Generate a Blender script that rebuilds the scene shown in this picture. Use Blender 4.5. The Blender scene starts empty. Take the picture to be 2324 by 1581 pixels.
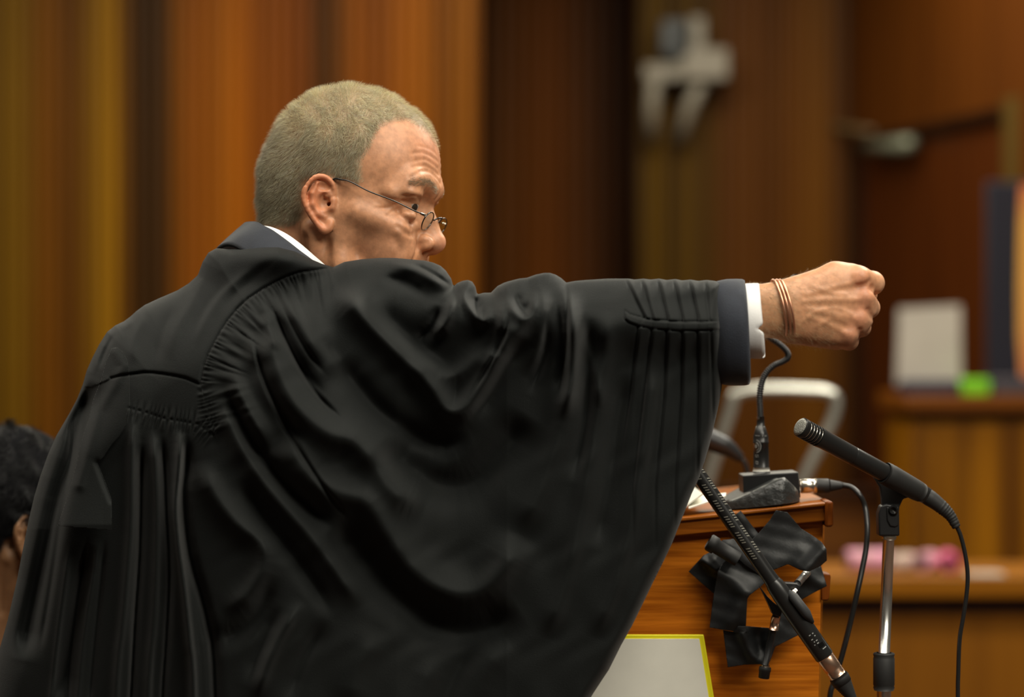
import bpy, bmesh, math, random
import numpy as np
from mathutils import Vector, Matrix
random.seed(7); rng = np.random.default_rng(7)
SC = bpy.context.scene; COL = SC.collection
FPX = 5850.0; CAMY = -3.0; CAMZ = 1.3; CX = 1162.0; CYP = 790.5
def P(px, py, y):
    """world point on the photo ray (px,py) at depth plane y"""
    D = y - CAMY
    return Vector(((px-CX)/FPX*D, y, CAMZ-(py-CYP)/FPX*D))
def PA(px, py, y):
    px = np.asarray(px, float); py = np.asarray(py, float); y = np.asarray(y, float)
    D = y - CAMY
    return np.stack([(px-CX)/FPX*D, y+0*px, CAMZ-(py-CYP)/FPX*D], -1)
def lin(c):
    return tuple(((v/255/12.92) if v/255 <= .04045 else ((v/255+.055)/1.055)**2.4) for v in c)
# ---------------------------------------------------------------- materials
def mat(name, col=(.5,.5,.5), rough=.5, metal=0.0, spec=.5, sheen=0.0, bump=None, var=None, attr=None, sss=0.0, trans=0.0, coat=0.0, emit=None):
    m = bpy.data.materials.new(name); m.use_nodes = True
    nt = m.node_tree; b = nt.nodes['Principled BSDF']; L = nt.links
    b.inputs['Base Color'].default_value = (*col, 1); b.inputs['Roughness'].default_value = rough
    b.inputs['Metallic'].default_value = metal; b.inputs['Specular IOR Level'].default_value = spec
    if sheen: b.inputs['Sheen Weight'].default_value = sheen; b.inputs['Sheen Roughness'].default_value = .5
    if coat: b.inputs['Coat Weight'].default_value = coat; b.inputs['Coat Roughness'].default_value = .15
    if trans: b.inputs['Transmission Weight'].default_value = trans
    if sss:
        b.inputs['Subsurface Weight'].default_value = sss; b.inputs['Subsurface Radius'].default_value = (1, .35, .2); b.inputs['Subsurface Scale'].default_value = .008
    tc = nt.nodes.new('ShaderNodeTexCoord')
    out = None
    if attr:
        a = nt.nodes.new('ShaderNodeAttribute'); a.attribute_name = attr; out = a.outputs['Color']
    if var:   # (scale, amount, second colour factor)
        n = nt.nodes.new('ShaderNodeTexNoise'); n.inputs['Scale'].default_value = var[0]; n.inputs['Detail'].default_value = 5
        L.new(tc.outputs['Object'], n.inputs['Vector'])
        r = nt.nodes.new('ShaderNodeMapRange'); r.inputs['From Min'].default_value = .3; r.inputs['From Max'].default_value = .7
        r.inputs['To Min'].default_value = 1-var[1]; r.inputs['To Max'].default_value = 1+var[1]; L.new(n.outputs['Fac'], r.inputs['Value'])
        mx = nt.nodes.new('ShaderNodeVectorMath'); mx.operation = 'SCALE'
        if out: L.new(out, mx.inputs[0])
        else: mx.inputs[0].default_value = col
        L.new(r.outputs['Result'], mx.inputs['Scale']); out = mx.outputs['Vector']
    if out: L.new(out, b.inputs['Base Color'])
    if bump:  # (scale, distance[, stretch vec])
        n = nt.nodes.new('ShaderNodeTexNoise'); n.inputs['Scale'].default_value = bump[0]; n.inputs['Detail'].default_value = 4
        src = tc.outputs['Object']
        if len(bump) > 2:
            mp = nt.nodes.new('ShaderNodeMapping'); mp.inputs['Scale'].default_value = bump[2]; L.new(src, mp.inputs['Vector']); src = mp.outputs['Vector']
        L.new(src, n.inputs['Vector'])
        bp = nt.nodes.new('ShaderNodeBump'); bp.inputs['Distance'].default_value = bump[1]; bp.inputs['Strength'].default_value = 1
        L.new(n.outputs['Fac'], bp.inputs['Height']); L.new(bp.outputs['Normal'], b.inputs['Normal'])
    if emit:
        b.inputs['Emission Color'].default_value = (*emit[0], 1); b.inputs['Emission Strength'].default_value = emit[1]
    return m
def wood(name, c1, c2, grain='X', freq=60, rough=.35, attr=None, spec=.18, stretch=.04, contrast=1.0):
    m = bpy.data.materials.new(name); m.use_nodes = True
    nt = m.node_tree; b = nt.nodes['Principled BSDF']; L = nt.links
    tc = nt.nodes.new('ShaderNodeTexCoord'); mp = nt.nodes.new('ShaderNodeMapping')
    mp.inputs['Scale'].default_value = {'X': (stretch, 1, 1), 'Z': (1, 1, stretch), 'Y': (1, stretch, 1)}[grain]
    L.new(tc.outputs['Object'], mp.inputs['Vector'])
    n = nt.nodes.new('ShaderNodeTexNoise'); n.inputs['Scale'].default_value = freq; n.inputs['Detail'].default_value = 6; n.inputs['Roughness'].default_value = .62; n.inputs['Distortion'].default_value = .4
    L.new(mp.outputs['Vector'], n.inputs['Vector'])
    r = nt.nodes.new('ShaderNodeValToRGB'); r.color_ramp.elements[0].position = .5-.18/contrast; r.color_ramp.elements[1].position = .5+.18/contrast
    r.color_ramp.elements[0].color = (*c2, 1); r.color_ramp.elements[1].color = (*c1, 1)
    L.new(n.outputs['Fac'], r.inputs['Fac'])
    if attr:
        a = nt.nodes.new('ShaderNodeAttribute'); a.attribute_name = attr
        mu = nt.nodes.new('ShaderNodeMix'); mu.data_type = 'RGBA'; mu.blend_type = 'MULTIPLY'; mu.inputs[0].default_value = 1
        L.new(a.outputs['Color'], mu.inputs[6]); L.new(r.outputs['Color'], mu.inputs[7]); L.new(mu.outputs[2], b.inputs['Base Color'])
    else: L.new(r.outputs['Color'], b.inputs['Base Color'])
    bp = nt.nodes.new('ShaderNodeBump'); bp.inputs['Distance'].default_value = .0006; L.new(n.outputs['Fac'], bp.inputs['Height']); L.new(bp.outputs['Normal'], b.inputs['Normal'])
    b.inputs['Roughness'].default_value = rough; b.inputs['Specular IOR Level'].default_value = spec
    return m
# ---------------------------------------------------------------- objects
def wloc(o):
    v = Vector((0, 0, 0))
    while o: v = v + o.location; o = o.parent
    return v
def tag(o, label=None, cat=None, group=None, kind=None):
    if label: o['label'] = label
    if cat: o['category'] = cat
    if group: o['group'] = group
    if kind: o['kind'] = kind
    return o
def thing(name, label, cat, loc, group=None):
    o = bpy.data.objects.new(name, None); o.empty_display_size = .05; COL.objects.link(o); o.location = loc
    return tag(o, label, cat, group)
def obj(name, V, F, m, parent=None, smooth=True, colors=None, bevel=0, solid=0, sub=0, angle=None):
    """V (n,3) world coordinates, F list of faces or (k,3|4) int array"""
    V = np.asarray(V, float).reshape(-1, 3)
    me = bpy.data.meshes.new(name)
    if parent: off = np.array(wloc(parent))
    else: off = np.array([(V[:,0].min()+V[:,0].max())/2, (V[:,1].min()+V[:,1].max())/2, V[:,2].min()])
    Vl = V-off
    if isinstance(F, np.ndarray):
        k = F.shape[1]; n = len(F)
        me.vertices.add(len(Vl)); me.vertices.foreach_set('co', Vl.astype(np.float32).ravel())
        me.loops.add(n*k); me.loops.foreach_set('vertex_index', F.astype(np.int32).ravel())
        me.polygons.add(n); me.polygons.foreach_set('loop_start', np.arange(0, n*k, k, dtype=np.int32))
        me.update(calc_edges=True); me.validate()
    else:
        me.from_pydata([tuple(v) for v in Vl], [], [tuple(f) for f in F]); me.update()
    if smooth: me.polygons.foreach_set('use_smooth', np.ones(len(me.polygons), bool))
    if colors is not None:
        a = me.color_attributes.new('tone', 'FLOAT_COLOR', 'POINT')
        c = np.ones((len(V), 4), np.float32); c[:, :3] = colors; a.data.foreach_set('color', c.ravel())
    o = bpy.data.objects.new(name, me); COL.objects.link(o)
    if parent: o.parent = parent
    else: o.location = off
    if m: me.materials.append(m)
    if bevel:
        b = o.modifiers.new('bevel', 'BEVEL'); b.width = bevel; b.segments = 3; b.limit_method = 'ANGLE'; b.angle_limit = math.radians(35)
    if solid:
        s = o.modifiers.new('solid', 'SOLIDIFY'); s.thickness = solid; s.offset = 0
    if sub:
        s = o.modifiers.new('sub', 'SUBSURF'); s.levels = sub; s.render_levels = sub
    if angle or bevel:
        try:
            me.set_sharp_from_angle(angle=math.radians(angle or 35))
        except Exception: pass
    return o
def join(parts):
    V = []; F = []; n = 0
    for v, f in parts:
        v = np.asarray(v, float).reshape(-1, 3); V.append(v); F += [tuple(i+n for i in q) for q in f]; n += len(v)
    return np.concatenate(V), F
def catmull(pts, n):
    p = np.asarray(pts, float)
    if len(p) == 2: return p[0]+(p[1]-p[0])*np.linspace(0, 1, n)[:, None]
    q = np.vstack([2*p[0]-p[1], p, 2*p[-1]-p[-2]]); m = len(p)-1
    t = np.linspace(0, m-1e-9, n); i = t.astype(int); f = (t-i)[:, None]
    a, b, c, d = q[i], q[i+1], q[i+2], q[i+3]
    return .5*(2*b+(c-a)*f+(2*a-5*b+4*c-d)*f*f+(-a+3*b-3*c+d)*f**3)
def tube(pts, rad, seg=16, closed=False, caps=True, squash=None):
    p = np.asarray(pts, float); n = len(p); rad = np.broadcast_to(np.asarray(rad, float), (n,))
    if closed: t = np.roll(p, -1, 0)-np.roll(p, 1, 0)
    else: t = np.gradient(p, axis=0)
    for i in range(n):
        if np.linalg.norm(t[i]) < 1e-12: t[i] = t[i-1] if i else p[-1]-p[0]
    t /= np.linalg.norm(t, axis=1)[:, None]
    u = np.cross(t[0], [0, 1, .01]); 
    if np.linalg.norm(u) < 1e-3: u = np.cross(t[0], [1, 0, 0])
    u /= np.linalg.norm(u); V = []
    a = np.linspace(0, 2*np.pi, seg, endpoint=False)
    for i in range(n):
        u = u-t[i]*np.dot(u, t[i]); u /= np.linalg.norm(u); w = np.cross(t[i], u)
        su = squash if squash else 1
        V.append(p[i]+rad[i]*(np.cos(a)[:, None]*u+su*np.sin(a)[:, None]*w))
    V = np.concatenate(V); F = []
    for i in range(n if closed else n-1):
        j = (i+1) % n
        for k in range(seg):
            l = (k+1) % seg; F.append((i*seg+k, j*seg+k, j*seg+l, i*seg+l))
    if caps and not closed: F.append(tuple(range(seg))); F.append(tuple((n-1)*seg+k for k in reversed(range(seg))))
    return V, F
def turned(a, b, prof, seg=24):
    """lathe along the segment a->b: prof [(t, radius)], t in 0..1"""
    a = np.array(a, float); b = np.array(b, float)
    pts = []; r = []
    d = b-a; u = np.cross(d, [0, 1, .01]); u /= np.linalg.norm(u); w = np.cross(d/np.linalg.norm(d), u)
    an = np.linspace(0, 2*np.pi, seg, endpoint=False); V = []
    for t, q in prof: V.append(a+d*t+q*(np.cos(an)[:, None]*u+np.sin(an)[:, None]*w))
    n = len(prof); F = []
    for i in range(n-1):
        for k in range(seg):
            l = (k+1) % seg; F.append((i*seg+k, (i+1)*seg+k, (i+1)*seg+l, i*seg+l))
    F.append(tuple(reversed(range(seg)))); F.append(tuple((n-1)*seg+k for k in range(seg)))
    return np.concatenate(V), F
def box(x0, x1, y0, y1, z0, z1):
    V = [(x, y, z) for x in (x0, x1) for y in (y0, y1) for z in (z0, z1)]
    return np.array(V), [(0, 1, 3, 2), (4, 6, 7, 5), (0, 4, 5, 1), (2, 3, 7, 6), (0, 2, 6, 4), (1, 5, 7, 3)]
def prism(poly, y, t, f=None):
    """photo outline at depth y, real thickness t going away"""
    a = [P(px, py, y) for px, py in poly]; n = len(a)
    V = [tuple(v) for v in a]+[(v.x, v.y+t, v.z) for v in a]
    F = [tuple(range(n)), tuple(reversed(range(n, 2*n)))]+[(i, n+i, n+(i+1) % n, (i+1) % n) for i in range(n)]
    bm = bmesh.new(); vs = [bm.verts.new(v) for v in V]
    for q in F: bm.faces.new([vs[i] for i in q])
    bmesh.ops.recalc_face_normals(bm, faces=bm.faces)
    bm.verts.index_update(); V = [tuple(v.co) for v in bm.verts]; F = [tuple(v.index for v in q.verts) for q in bm.faces]; bm.free()
    return np.array(V), F
# ---------------------------------------------------------------- 2-D tools in the photo frame
def segdist(X, Y, pts, closed=False, param=False):
    p = np.asarray(pts, float); q = np.roll(p, -1, 0) if closed else p[1:]; p = p if closed else p[:-1]
    best = np.full(X.shape, 1e9); par = np.zeros(X.shape); acc = 0
    NX = np.zeros(X.shape); NY = np.zeros(X.shape)
    for (ax, ay), (bx, by) in zip(p, q):
        dx, dy = bx-ax, by-ay; L2 = dx*dx+dy*dy+1e-9
        t = np.clip(((X-ax)*dx+(Y-ay)*dy)/L2, 0, 1); cx = ax+t*dx; cy = ay+t*dy
        d = np.hypot(X-cx, Y-cy); m = d < best
        best = np.where(m, d, best); NX = np.where(m, cx, NX); NY = np.where(m, cy, NY)
        L = math.sqrt(L2); par = np.where(m, acc+t*L, par); acc += L
    return best, par, acc, NX, NY
def inpoly(X, Y, poly):
    p = np.asarray(poly, float); ins = np.zeros(X.shape, bool)
    for (x1, y1), (x2, y2) in zip(p, np.roll(p, -1, 0)):
        if y1 == y2: continue
        c = ((y1 > Y) != (y2 > Y)) & (X < (x2-x1)*(Y-y1)/(y2-y1)+x1); ins ^= c
    return ins
def sheet(poly, front, back, xs, ys):
    """closed solid over a photo outline; front/back give depth y from (X,Y,dist to edge). returns V, quads, centroids2d"""
    X, Y = np.meshgrid(xs, ys); d, _, _, NX, NY = segdist(X, Y, poly, True); ins = inpoly(X, Y, poly)
    ci = ins[:-1, :-1] | ins[1:, :-1] | ins[:-1, 1:] | ins[1:, 1:]
    used = np.zeros(X.shape, bool); used[:-1, :-1] |= ci; used[1:, :-1] |= ci; used[:-1, 1:] |= ci; used[1:, 1:] |= ci
    edge = used & ~ins
    X = np.where(edge, NX, X); Y = np.where(edge, NY, Y); d = np.where(edge, 0, d)
    idx = -np.ones(X.shape, int); idx[used] = np.arange(used.sum()); n = used.sum()
    x, y, dd = X[used], Y[used], d[used]
    yf = front(x, y, dd); yb = back(x, y, dd)
    Vf = PA(x, y, yf); Vb = PA(x, y, yb)
    e = edge[used]; mp = np.arange(n)+n; mp[e] = np.arange(n)[e]   # weld rim
    Vb[e] = Vf[e]
    r, c = np.nonzero(ci); q = np.stack([idx[r, c], idx[r+1, c], idx[r+1, c+1], idx[r, c+1]], 1)
    cen = np.stack([x[q].mean(1), y[q].mean(1)], 1)
    qb = mp[q][:, ::-1]
    return np.concatenate([Vf, Vb]), q, qb, cen, x, y
# ---------------------------------------------------------------- the court room
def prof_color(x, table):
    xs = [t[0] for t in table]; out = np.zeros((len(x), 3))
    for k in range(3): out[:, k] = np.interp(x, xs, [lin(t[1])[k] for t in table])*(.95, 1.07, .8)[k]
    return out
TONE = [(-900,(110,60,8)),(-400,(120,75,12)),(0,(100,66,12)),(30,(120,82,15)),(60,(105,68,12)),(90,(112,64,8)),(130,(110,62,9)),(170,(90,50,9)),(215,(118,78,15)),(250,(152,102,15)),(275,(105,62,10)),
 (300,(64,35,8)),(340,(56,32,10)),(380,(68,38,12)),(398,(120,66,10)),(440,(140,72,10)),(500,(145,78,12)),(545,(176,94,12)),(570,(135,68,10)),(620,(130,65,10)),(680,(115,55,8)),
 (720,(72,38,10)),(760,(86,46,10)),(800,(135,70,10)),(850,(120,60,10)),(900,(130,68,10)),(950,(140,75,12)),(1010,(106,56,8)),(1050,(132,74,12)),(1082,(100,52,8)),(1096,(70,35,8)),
 (1130,(88,46,9)),(1200,(110,56,9)),(1260,(104,52,9)),(1330,(80,40,9)),(1400,(60,29,9)),(1440,(62,32,8)),(1448,(60,40,8)),(1470,(88,58,8)),(1505,(98,66,9)),(1520,(50,30,8)),(1560,(96,64,9)),(1582,(46,27,8)),  # recessed bay boards toned darker to carry its shade
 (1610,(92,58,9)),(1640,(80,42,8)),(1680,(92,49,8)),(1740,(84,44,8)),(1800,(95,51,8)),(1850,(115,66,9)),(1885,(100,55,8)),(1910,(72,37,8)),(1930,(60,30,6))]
W_slat = wood('slatted veneer', (1, .98, .9), (.74, .70, .62), 'Z', 30, .5, attr='tone', stretch=.03, spec=.12)
def slats(px0, px1, y, w, relief, gain=1.0, a=None, b=None, z0=0, z1=3.3):
    """row of vertical boards with slightly rounded faces; on depth y, or on the vertical plane a->b"""
    V = []; F = []; C = []
    x = px0
    cols = []
    while x < px1:
        x2 = min(px1, x+w*random.uniform(.8, 1.2))
        cols.append((x, x2)); x = x2
    n = 0
    for (x, x2) in cols:
        c = prof_color(np.array([(x+x2)/2]), TONE)[0]*gain*random.uniform(.86, 1.12)
        xs = np.linspace(x, x2, 7); h = np.array([0, .75, .95, 1, .95, .75, 0])*relief
        for z in (z0, z1):
            for xx, hh in zip(xs, h):
                if a is None: q = P(xx, CYP, y); V.append((q.x, y-hh, z))
                else:
                    q = onwall(xx, CYP, a, b); V.append((q[0]+hh*NRM[0], q[1]+hh*NRM[1], z))
                C.append(c)
        for k in range(6): F.append((n+k, n+k+1, n+8+k, n+7+k))
        n += 14
    return V, F, C
def onwall(px, py, a, b):
    """ray through the photo point meets the vertical plane through a, b (xy)"""
    dx = (px-CX)/FPX; dz = -(py-CYP)/FPX
    ex, ey = b[0]-a[0], b[1]-a[1]
    # cam + t*(dx,1) = a + s*e
    t = (a[0]*ey-(a[1]-CAMY)*ex)/(dx*ey-ex)
    return (dx*t, CAMY+t, CAMZ+dz*t)
RA = (1.32, 7.0); RB = (1.32+.345, 5.5)
_d = np.array([RB[0]-RA[0], RB[1]-RA[1]]); _d /= np.linalg.norm(_d); NRM = (_d[1], -_d[0]); NRM = (-abs(NRM[0]), -abs(NRM[1]))
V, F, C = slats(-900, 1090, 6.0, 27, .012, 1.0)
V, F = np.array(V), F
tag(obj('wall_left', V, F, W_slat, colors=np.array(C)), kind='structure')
# return of the recess and back bay; bay shade is put into darker board tones
q = P(1090, 0, 6.0)
W_dark = wood('dark veneer and painted shade', lin((48, 24, 9)), lin((30, 15, 7)), 'Z', 30, .5, stretch=.03, spec=.12)  # also paints shade into the stand gap and over the door
tag(obj('trim_1', *box(q.x-.02, q.x, 6.0, 7.5, 0, 3.3), W_dark), kind='structure')
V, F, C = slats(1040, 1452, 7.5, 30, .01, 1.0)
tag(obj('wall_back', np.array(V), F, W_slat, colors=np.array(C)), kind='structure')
q = P(1450, 0, 7.0); q2 = P(1935, 0, 7.0)
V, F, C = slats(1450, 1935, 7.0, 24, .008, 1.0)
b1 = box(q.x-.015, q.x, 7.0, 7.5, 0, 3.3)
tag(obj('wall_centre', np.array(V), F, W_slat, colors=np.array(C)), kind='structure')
tag(obj('trim_2', *b1, W_dark), kind='structure')
# oblique right-hand wall with the doorway
W_wall = wood('red brown veneer', lin((92, 48, 9)), lin((74, 37, 7)), 'Z', 25, .5, stretch=.03, spec=.12)
W_door = wood('door veneer', lin((82, 38, 8)), lin((62, 27, 6)), 'Z', 25, .45, stretch=.03, spec=.15)
def wallquad(px0, px1, z0, z1, off, t):
    a0 = onwall(px0, CYP, RA, RB); a1 = onwall(px1, CYP, RA, RB); V = []
    for (x, y, _) in (a0, a1):
        for o in (off, off-t):
            for z in (z0, z1): V.append((x+NRM[0]*o, y+NRM[1]*o, z))
    return np.array(V), [(0, 1, 3, 2), (4, 6, 7, 5), (0, 4, 5, 1), (2, 3, 7, 6), (0, 2, 6, 4), (1, 5, 7, 3)]
DOORZ = 2.075
tag(obj('wall_right', *join([wallquad(1935, 3200, DOORZ+.03, 3.3, 0, .1), wallquad(2316, 3200, 0, DOORZ+.03, 0, .1)]), W_wall, smooth=False), kind='structure')
d1 = tag(obj('door_1', *wallquad(1946, 2282, 0, DOORZ, -.03, .045), W_door, smooth=False), kind='structure')
M_frame = wood('pale frame', lin((92, 70, 32)), lin((72, 54, 22)), 'Z', 30, .4)
tag(obj('trim_3', *join([wallquad(2284, 2316, 0, 2.13, .012, .1)]), M_frame, smooth=False), kind='structure')
tag(obj('trim_shade_line', *wallquad(1935, 2284, DOORZ, DOORZ+.035, .0, .1), W_dark, smooth=False), kind='structure')  # dark strip painted in for the shadow line over the door
tag(obj('trim_5', *wallquad(1928, 1945, 0, DOORZ+.03, .0, .1), W_dark, smooth=False), kind='structure')
M_floor = mat('brown carpet', lin((70, 50, 38)), .95, bump=(300, .002), var=(8, .2))
M_ceil = mat('ceiling paint', lin((120, 105, 85)), .9, bump=(60, .001), var=(3, .05))
tag(obj('floor', *box(-4, 4, -5, 8.2, -.05, 0), M_floor, smooth=False), kind='structure')
tag(obj('ceiling', *box(-4, 4, -5, 8.2, 3.3, 3.35), M_ceil, smooth=False), kind='structure')
# ---------------------------------------------------------------- far furniture
W_stand = wood('golden veneer', lin((168, 108, 8)), lin((100, 58, 5)), 'Z', 14, .4, stretch=.02, contrast=1.6)
W_top = wood('oiled top', lin((128, 72, 12)), lin((98, 52, 8)), 'X', 30, .4)
# witness stand: slatted body, shadow gap, thick top
yS = 4.6
a = P(2052, 900, yS); b = P(2465, 936, yS)
st = thing('witness_stand', 'tall wooden witness stand with slatted body in front of the door', 'witness stand', (a.x+.4, yS+.3, 0))
obj('counter_top', *box(a.x, b.x, yS-.03, yS+.55, P(0, 932, yS).z, P(0, 896, yS).z), W_top, st, smooth=False, bevel=.004)
obj('recess', *box(P(2082, 0, yS).x, b.x-.04, yS+.03, yS+.5, P(0, 962, yS).z, P(0, 931, yS).z), W_dark, st, smooth=False)  # set back, with the shadow of the gap put into its dark colour
V = []; F = []; n = 0; x = P(2066, 0, yS).x; zt = P(0, 960, yS).z
sl = []
while x < b.x-.02:
    w = .052; sl.append(box(x, x+w-.006, yS-.008, yS+.004, 0, zt)); x += w
obj('slatted_front', *join(sl+[box(P(2066, 0, yS).x, b.x-.02, yS+.003, yS+.5, 0, zt)]), W_stand, st, smooth=False)
# low panelled partition behind the chair
yp = 5.2
lp = thing('low_partition', 'low plain wooden partition running behind the chrome chair', 'partition', (.6, yp, 0))
W_part = wood('partition veneer', lin((104, 60, 10)), lin((84, 46, 8)), 'X', 25, .5)
obj('panel', *box(.15, P(2075, 0, yp).x, yp, yp+.04, 0, P(0, 1120, yp).z), W_part, lp, smooth=False)
obj('rail', *box(.15, P(2078, 0, yp).x, yp-.03, yp+.06, P(0, 1125, yp).z, P(0, 1108, yp).z), W_dark, lp, smooth=False, bevel=.004)
# clerk's desk lower right
yD = 3.0
dk = thing('bench_desk', 'long wooden desk with a thick ledge at lower right', 'desk', (1.1, yD+.3, 0))
x0 = P(1700, 0, yD).x; x1 = P(2900, 0, yD).x
W_desk = wood('desk veneer', lin((150, 94, 14)), lin((124, 74, 10)), 'X', 22, .4, contrast=.8)
obj('desk_top', *box(x0, x1, yD, yD+.42, P(0, 1356, yD).z, P(0, 1308, yD).z), W_desk, dk, smooth=False, bevel=.004)
obj('front_panel', *box(x0+.02, x1, yD+.05, yD+.07, 0, P(0, 1355, yD).z), wood('desk panel veneer', lin((136, 84, 14)), lin((112, 66, 10)), 'Z', 22, .45, contrast=.8), dk, smooth=False)
obj('apron', *box(x0+.01, x1, yD+.035, yD+.06, P(0, 1392, yD).z, P(0, 1354, yD).z), W_dark, dk, smooth=False)
# things on the witness stand
zt = P(0, 896, yS).z
M_paper = mat('white paper', lin((172, 164, 154)), .8, var=(14, .06))
yy = yS+.12
a = P(2037, 700, yy)
sh = [(2040, 700), (2180, 692), (2182, 884), (2034, 884)]
V = []
for k, (px, py) in enumerate(sh):
    q = P(px, py, yy+(.03 if py < 800 else 0)); V.append((q.x, q.y, q.z if py < 800 else zt+.03))
V2 = [(x, y+.004, z) for x, y, z in V]
tag(obj('paper_sheet', V+V2, [(0, 1, 2, 3), (7, 6, 5, 4), (0, 4, 5, 1), (1, 5, 6, 2), (2, 6, 7, 3), (3, 7, 4, 0)], M_paper, smooth=False), 'white sheet standing upright on the witness stand behind a blue folder', 'paper')
M_blue = mat('navy board', lin((22, 24, 52)), .5, var=(20, .1)); M_green = mat('lime plastic', lin((120, 205, 10)), .5, var=(10, .05)); M_navy = mat('navy cloth', lin((14, 12, 30)), .8, bump=(200, .0005))
q0 = P(2052, 0, yS+.04); q1 = P(2178, 0, yS+.04)
bk = tag(obj('folder', *box(q0.x, q1.x, yS+.03, yS+.2, zt, zt+.042), M_blue, smooth=False, bevel=.003), 'flat dark blue folder lying on the witness stand below the white sheet', 'folder')
q0 = P(2184, 0, yS+.02); q1 = P(2246, 0, yS+.02)
gb = thing('sticky_note_block', 'lime green block of notes beside the blue folder', 'note block', ((q0.x+q1.x)/2, yS+.05, zt))
obj('block', *box(q0.x, q1.x, yS+.01, yS+.09, zt, zt+.046), M_green, gb, smooth=False, bevel=.006)
q0 = P(2250, 0, yS+.04); q1 = P(2420, 0, yS+.04)
tag(obj('binder', *box(q0.x, q1.x, yS+.03, yS+.25, zt, zt+.05), mat('grey board', lin((62, 58, 66)), .5, var=(9, .1)), smooth=False, bevel=.003), 'dark grey binder lying right of the lime green block', 'binder')
# tall navy banner board with the edge of an orange and yellow print beside it
ban = thing('display_board', 'tall navy display board with an orange and yellow panel at right frame edge', 'display board', (P(2300, 0, yS+.3).x, yS+.3, 0))
yb = yS+.3
a = P(2240, 412, yb); b = P(2440, 412, yb); z0 = zt
obj('board', *box(a.x, b.x, yb, yb+.03, z0, a.z), M_navy, ban, smooth=False, bevel=.006)
pan = [(2318, 420), (2314, 520), (2312, 640), (2312, 760), (2318, 850), (2330, 880), (2430, 880), (2430, 420)]
V, F = prism(pan, yb-.006, .005)
zz = V[:, 2]; t = (zz-zz.min())/(zz.max()-zz.min()); c = np.zeros((len(V), 3))
for k in range(3): c[:, k] = np.interp(t, [0, .2, .45, .75, 1], [lin(v)[k] for v in ((214, 120, 70), (225, 150, 60), (232, 200, 90), (226, 170, 60), (205, 105, 50))])
obj('printed_panel', V, F, mat('printed panel', (.6, .4, .2), .5, attr='tone'), ban, smooth=False, colors=c)
# pink wrapped rolls on the desk
M_pink = wood('pink print', lin((236, 160, 196)), lin((190, 150, 150)), 'X', 26, .6, stretch=1); M_pinkd = wood('magenta print', lin((214, 50, 110)), lin((206, 120, 150)), 'X', 22, .6, stretch=1); M_cream = wood('cream print', lin((240, 214, 200)), lin((150, 130, 120)), 'X', 24, .6, stretch=1); M_dkgrey = mat('dark inside', lin((70, 52, 58)), .8)
zd = P(0, 1308, yD).z
def roll(px, r, L, m, label, ang):
    x = P(px, 0, yD+.12).x; d = np.array([math.cos(ang), math.sin(ang), 0]); c = np.array([x, yD+.14, zd+r])
    t = thing('wrapped_roll', label, 'packet', (x, yD+.14, zd), 'pink packets on the desk')
    obj('wrapper', *turned(c-d*L/2, c+d*L/2, [(0, .001), (0, r*.7), (0, r*.96), (.02, r), (.98, r), (1, r*.96), (1, r*.7), (1, .001)]), m, t)
    e = c-d*L/2*1.005
    obj('core', *turned(e, e-d*.002, [(0, r*.62), (1, r*.62)]), M_dkgrey, t)
roll(1972, .026, .10, M_pink, 'pale pink wrapped packet furthest left on the desk ledge', .15)
roll(2046, .022, .07, M_cream, 'pink and cream packet in the middle of the desk ledge', .5)
roll(2106, .024, .06, M_pink, 'pink and grey packet next to the magenta one on the ledge', 1.0)
roll(2156, .024, .10, M_pinkd, 'magenta packet with dark open end, rightmost of the pink packets', 1.45)
a = P(2190, 0, yD+.08).x
tag(obj('paper_sheet', *box(a, a+.085, yD+.02, yD+.11, zd, zd+.003), M_paper, smooth=False), 'white paper lying flat right of the magenta packet', 'paper')
# chrome tube chair
yC = 2.5
M_chrome = mat('brushed chrome', (.86, .85, .82), .26, 1.0); M_seat = mat('black vinyl', (.02, .02, .02), .5, bump=(120, .0006))
M_grey = mat('grey enamel tube', (.52, .52, .46), .3, .8)
ch = thing('tubular_chair', 'chrome tube chair back seen between lectern and robe', 'chair', (P(1740, 0, yC).x, yC+.1, 0))
pp = [P(1480, 1500, yC), P(1560, 1240, yC), P(1616, 1060, yC), P(1655, 940, yC), P(1668, 900, yC), P(1700, 887, yC), P(1760, 884, yC), P(1830, 886, yC), P(1876, 890, yC), P(1897, 906, yC), P(1890, 950, yC), P(1862, 1010, yC), P(1825, 1085, yC), P(1760, 1240, yC), P(1690, 1420, yC)]
obj('back_frame', *tube(catmull([tuple(p) for p in pp], 90), .0128, 16), M_grey, ch)
a = P(1480, 1500, yC); b = P(1690, 1420, yC)
obj('seat', *box(a.x-.02, b.x+.02, yC-.02, yC+.40, a.z-.03, a.z+.03), M_seat, ch, bevel=.02)
for s, q in ((0, a), (1, b)):
    for dy in (0, .38): obj('leg', *tube([(q.x, yC+dy, q.z-.02), (q.x-.01, yC+dy, 0)], .0125, 12), M_grey, ch)
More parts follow.
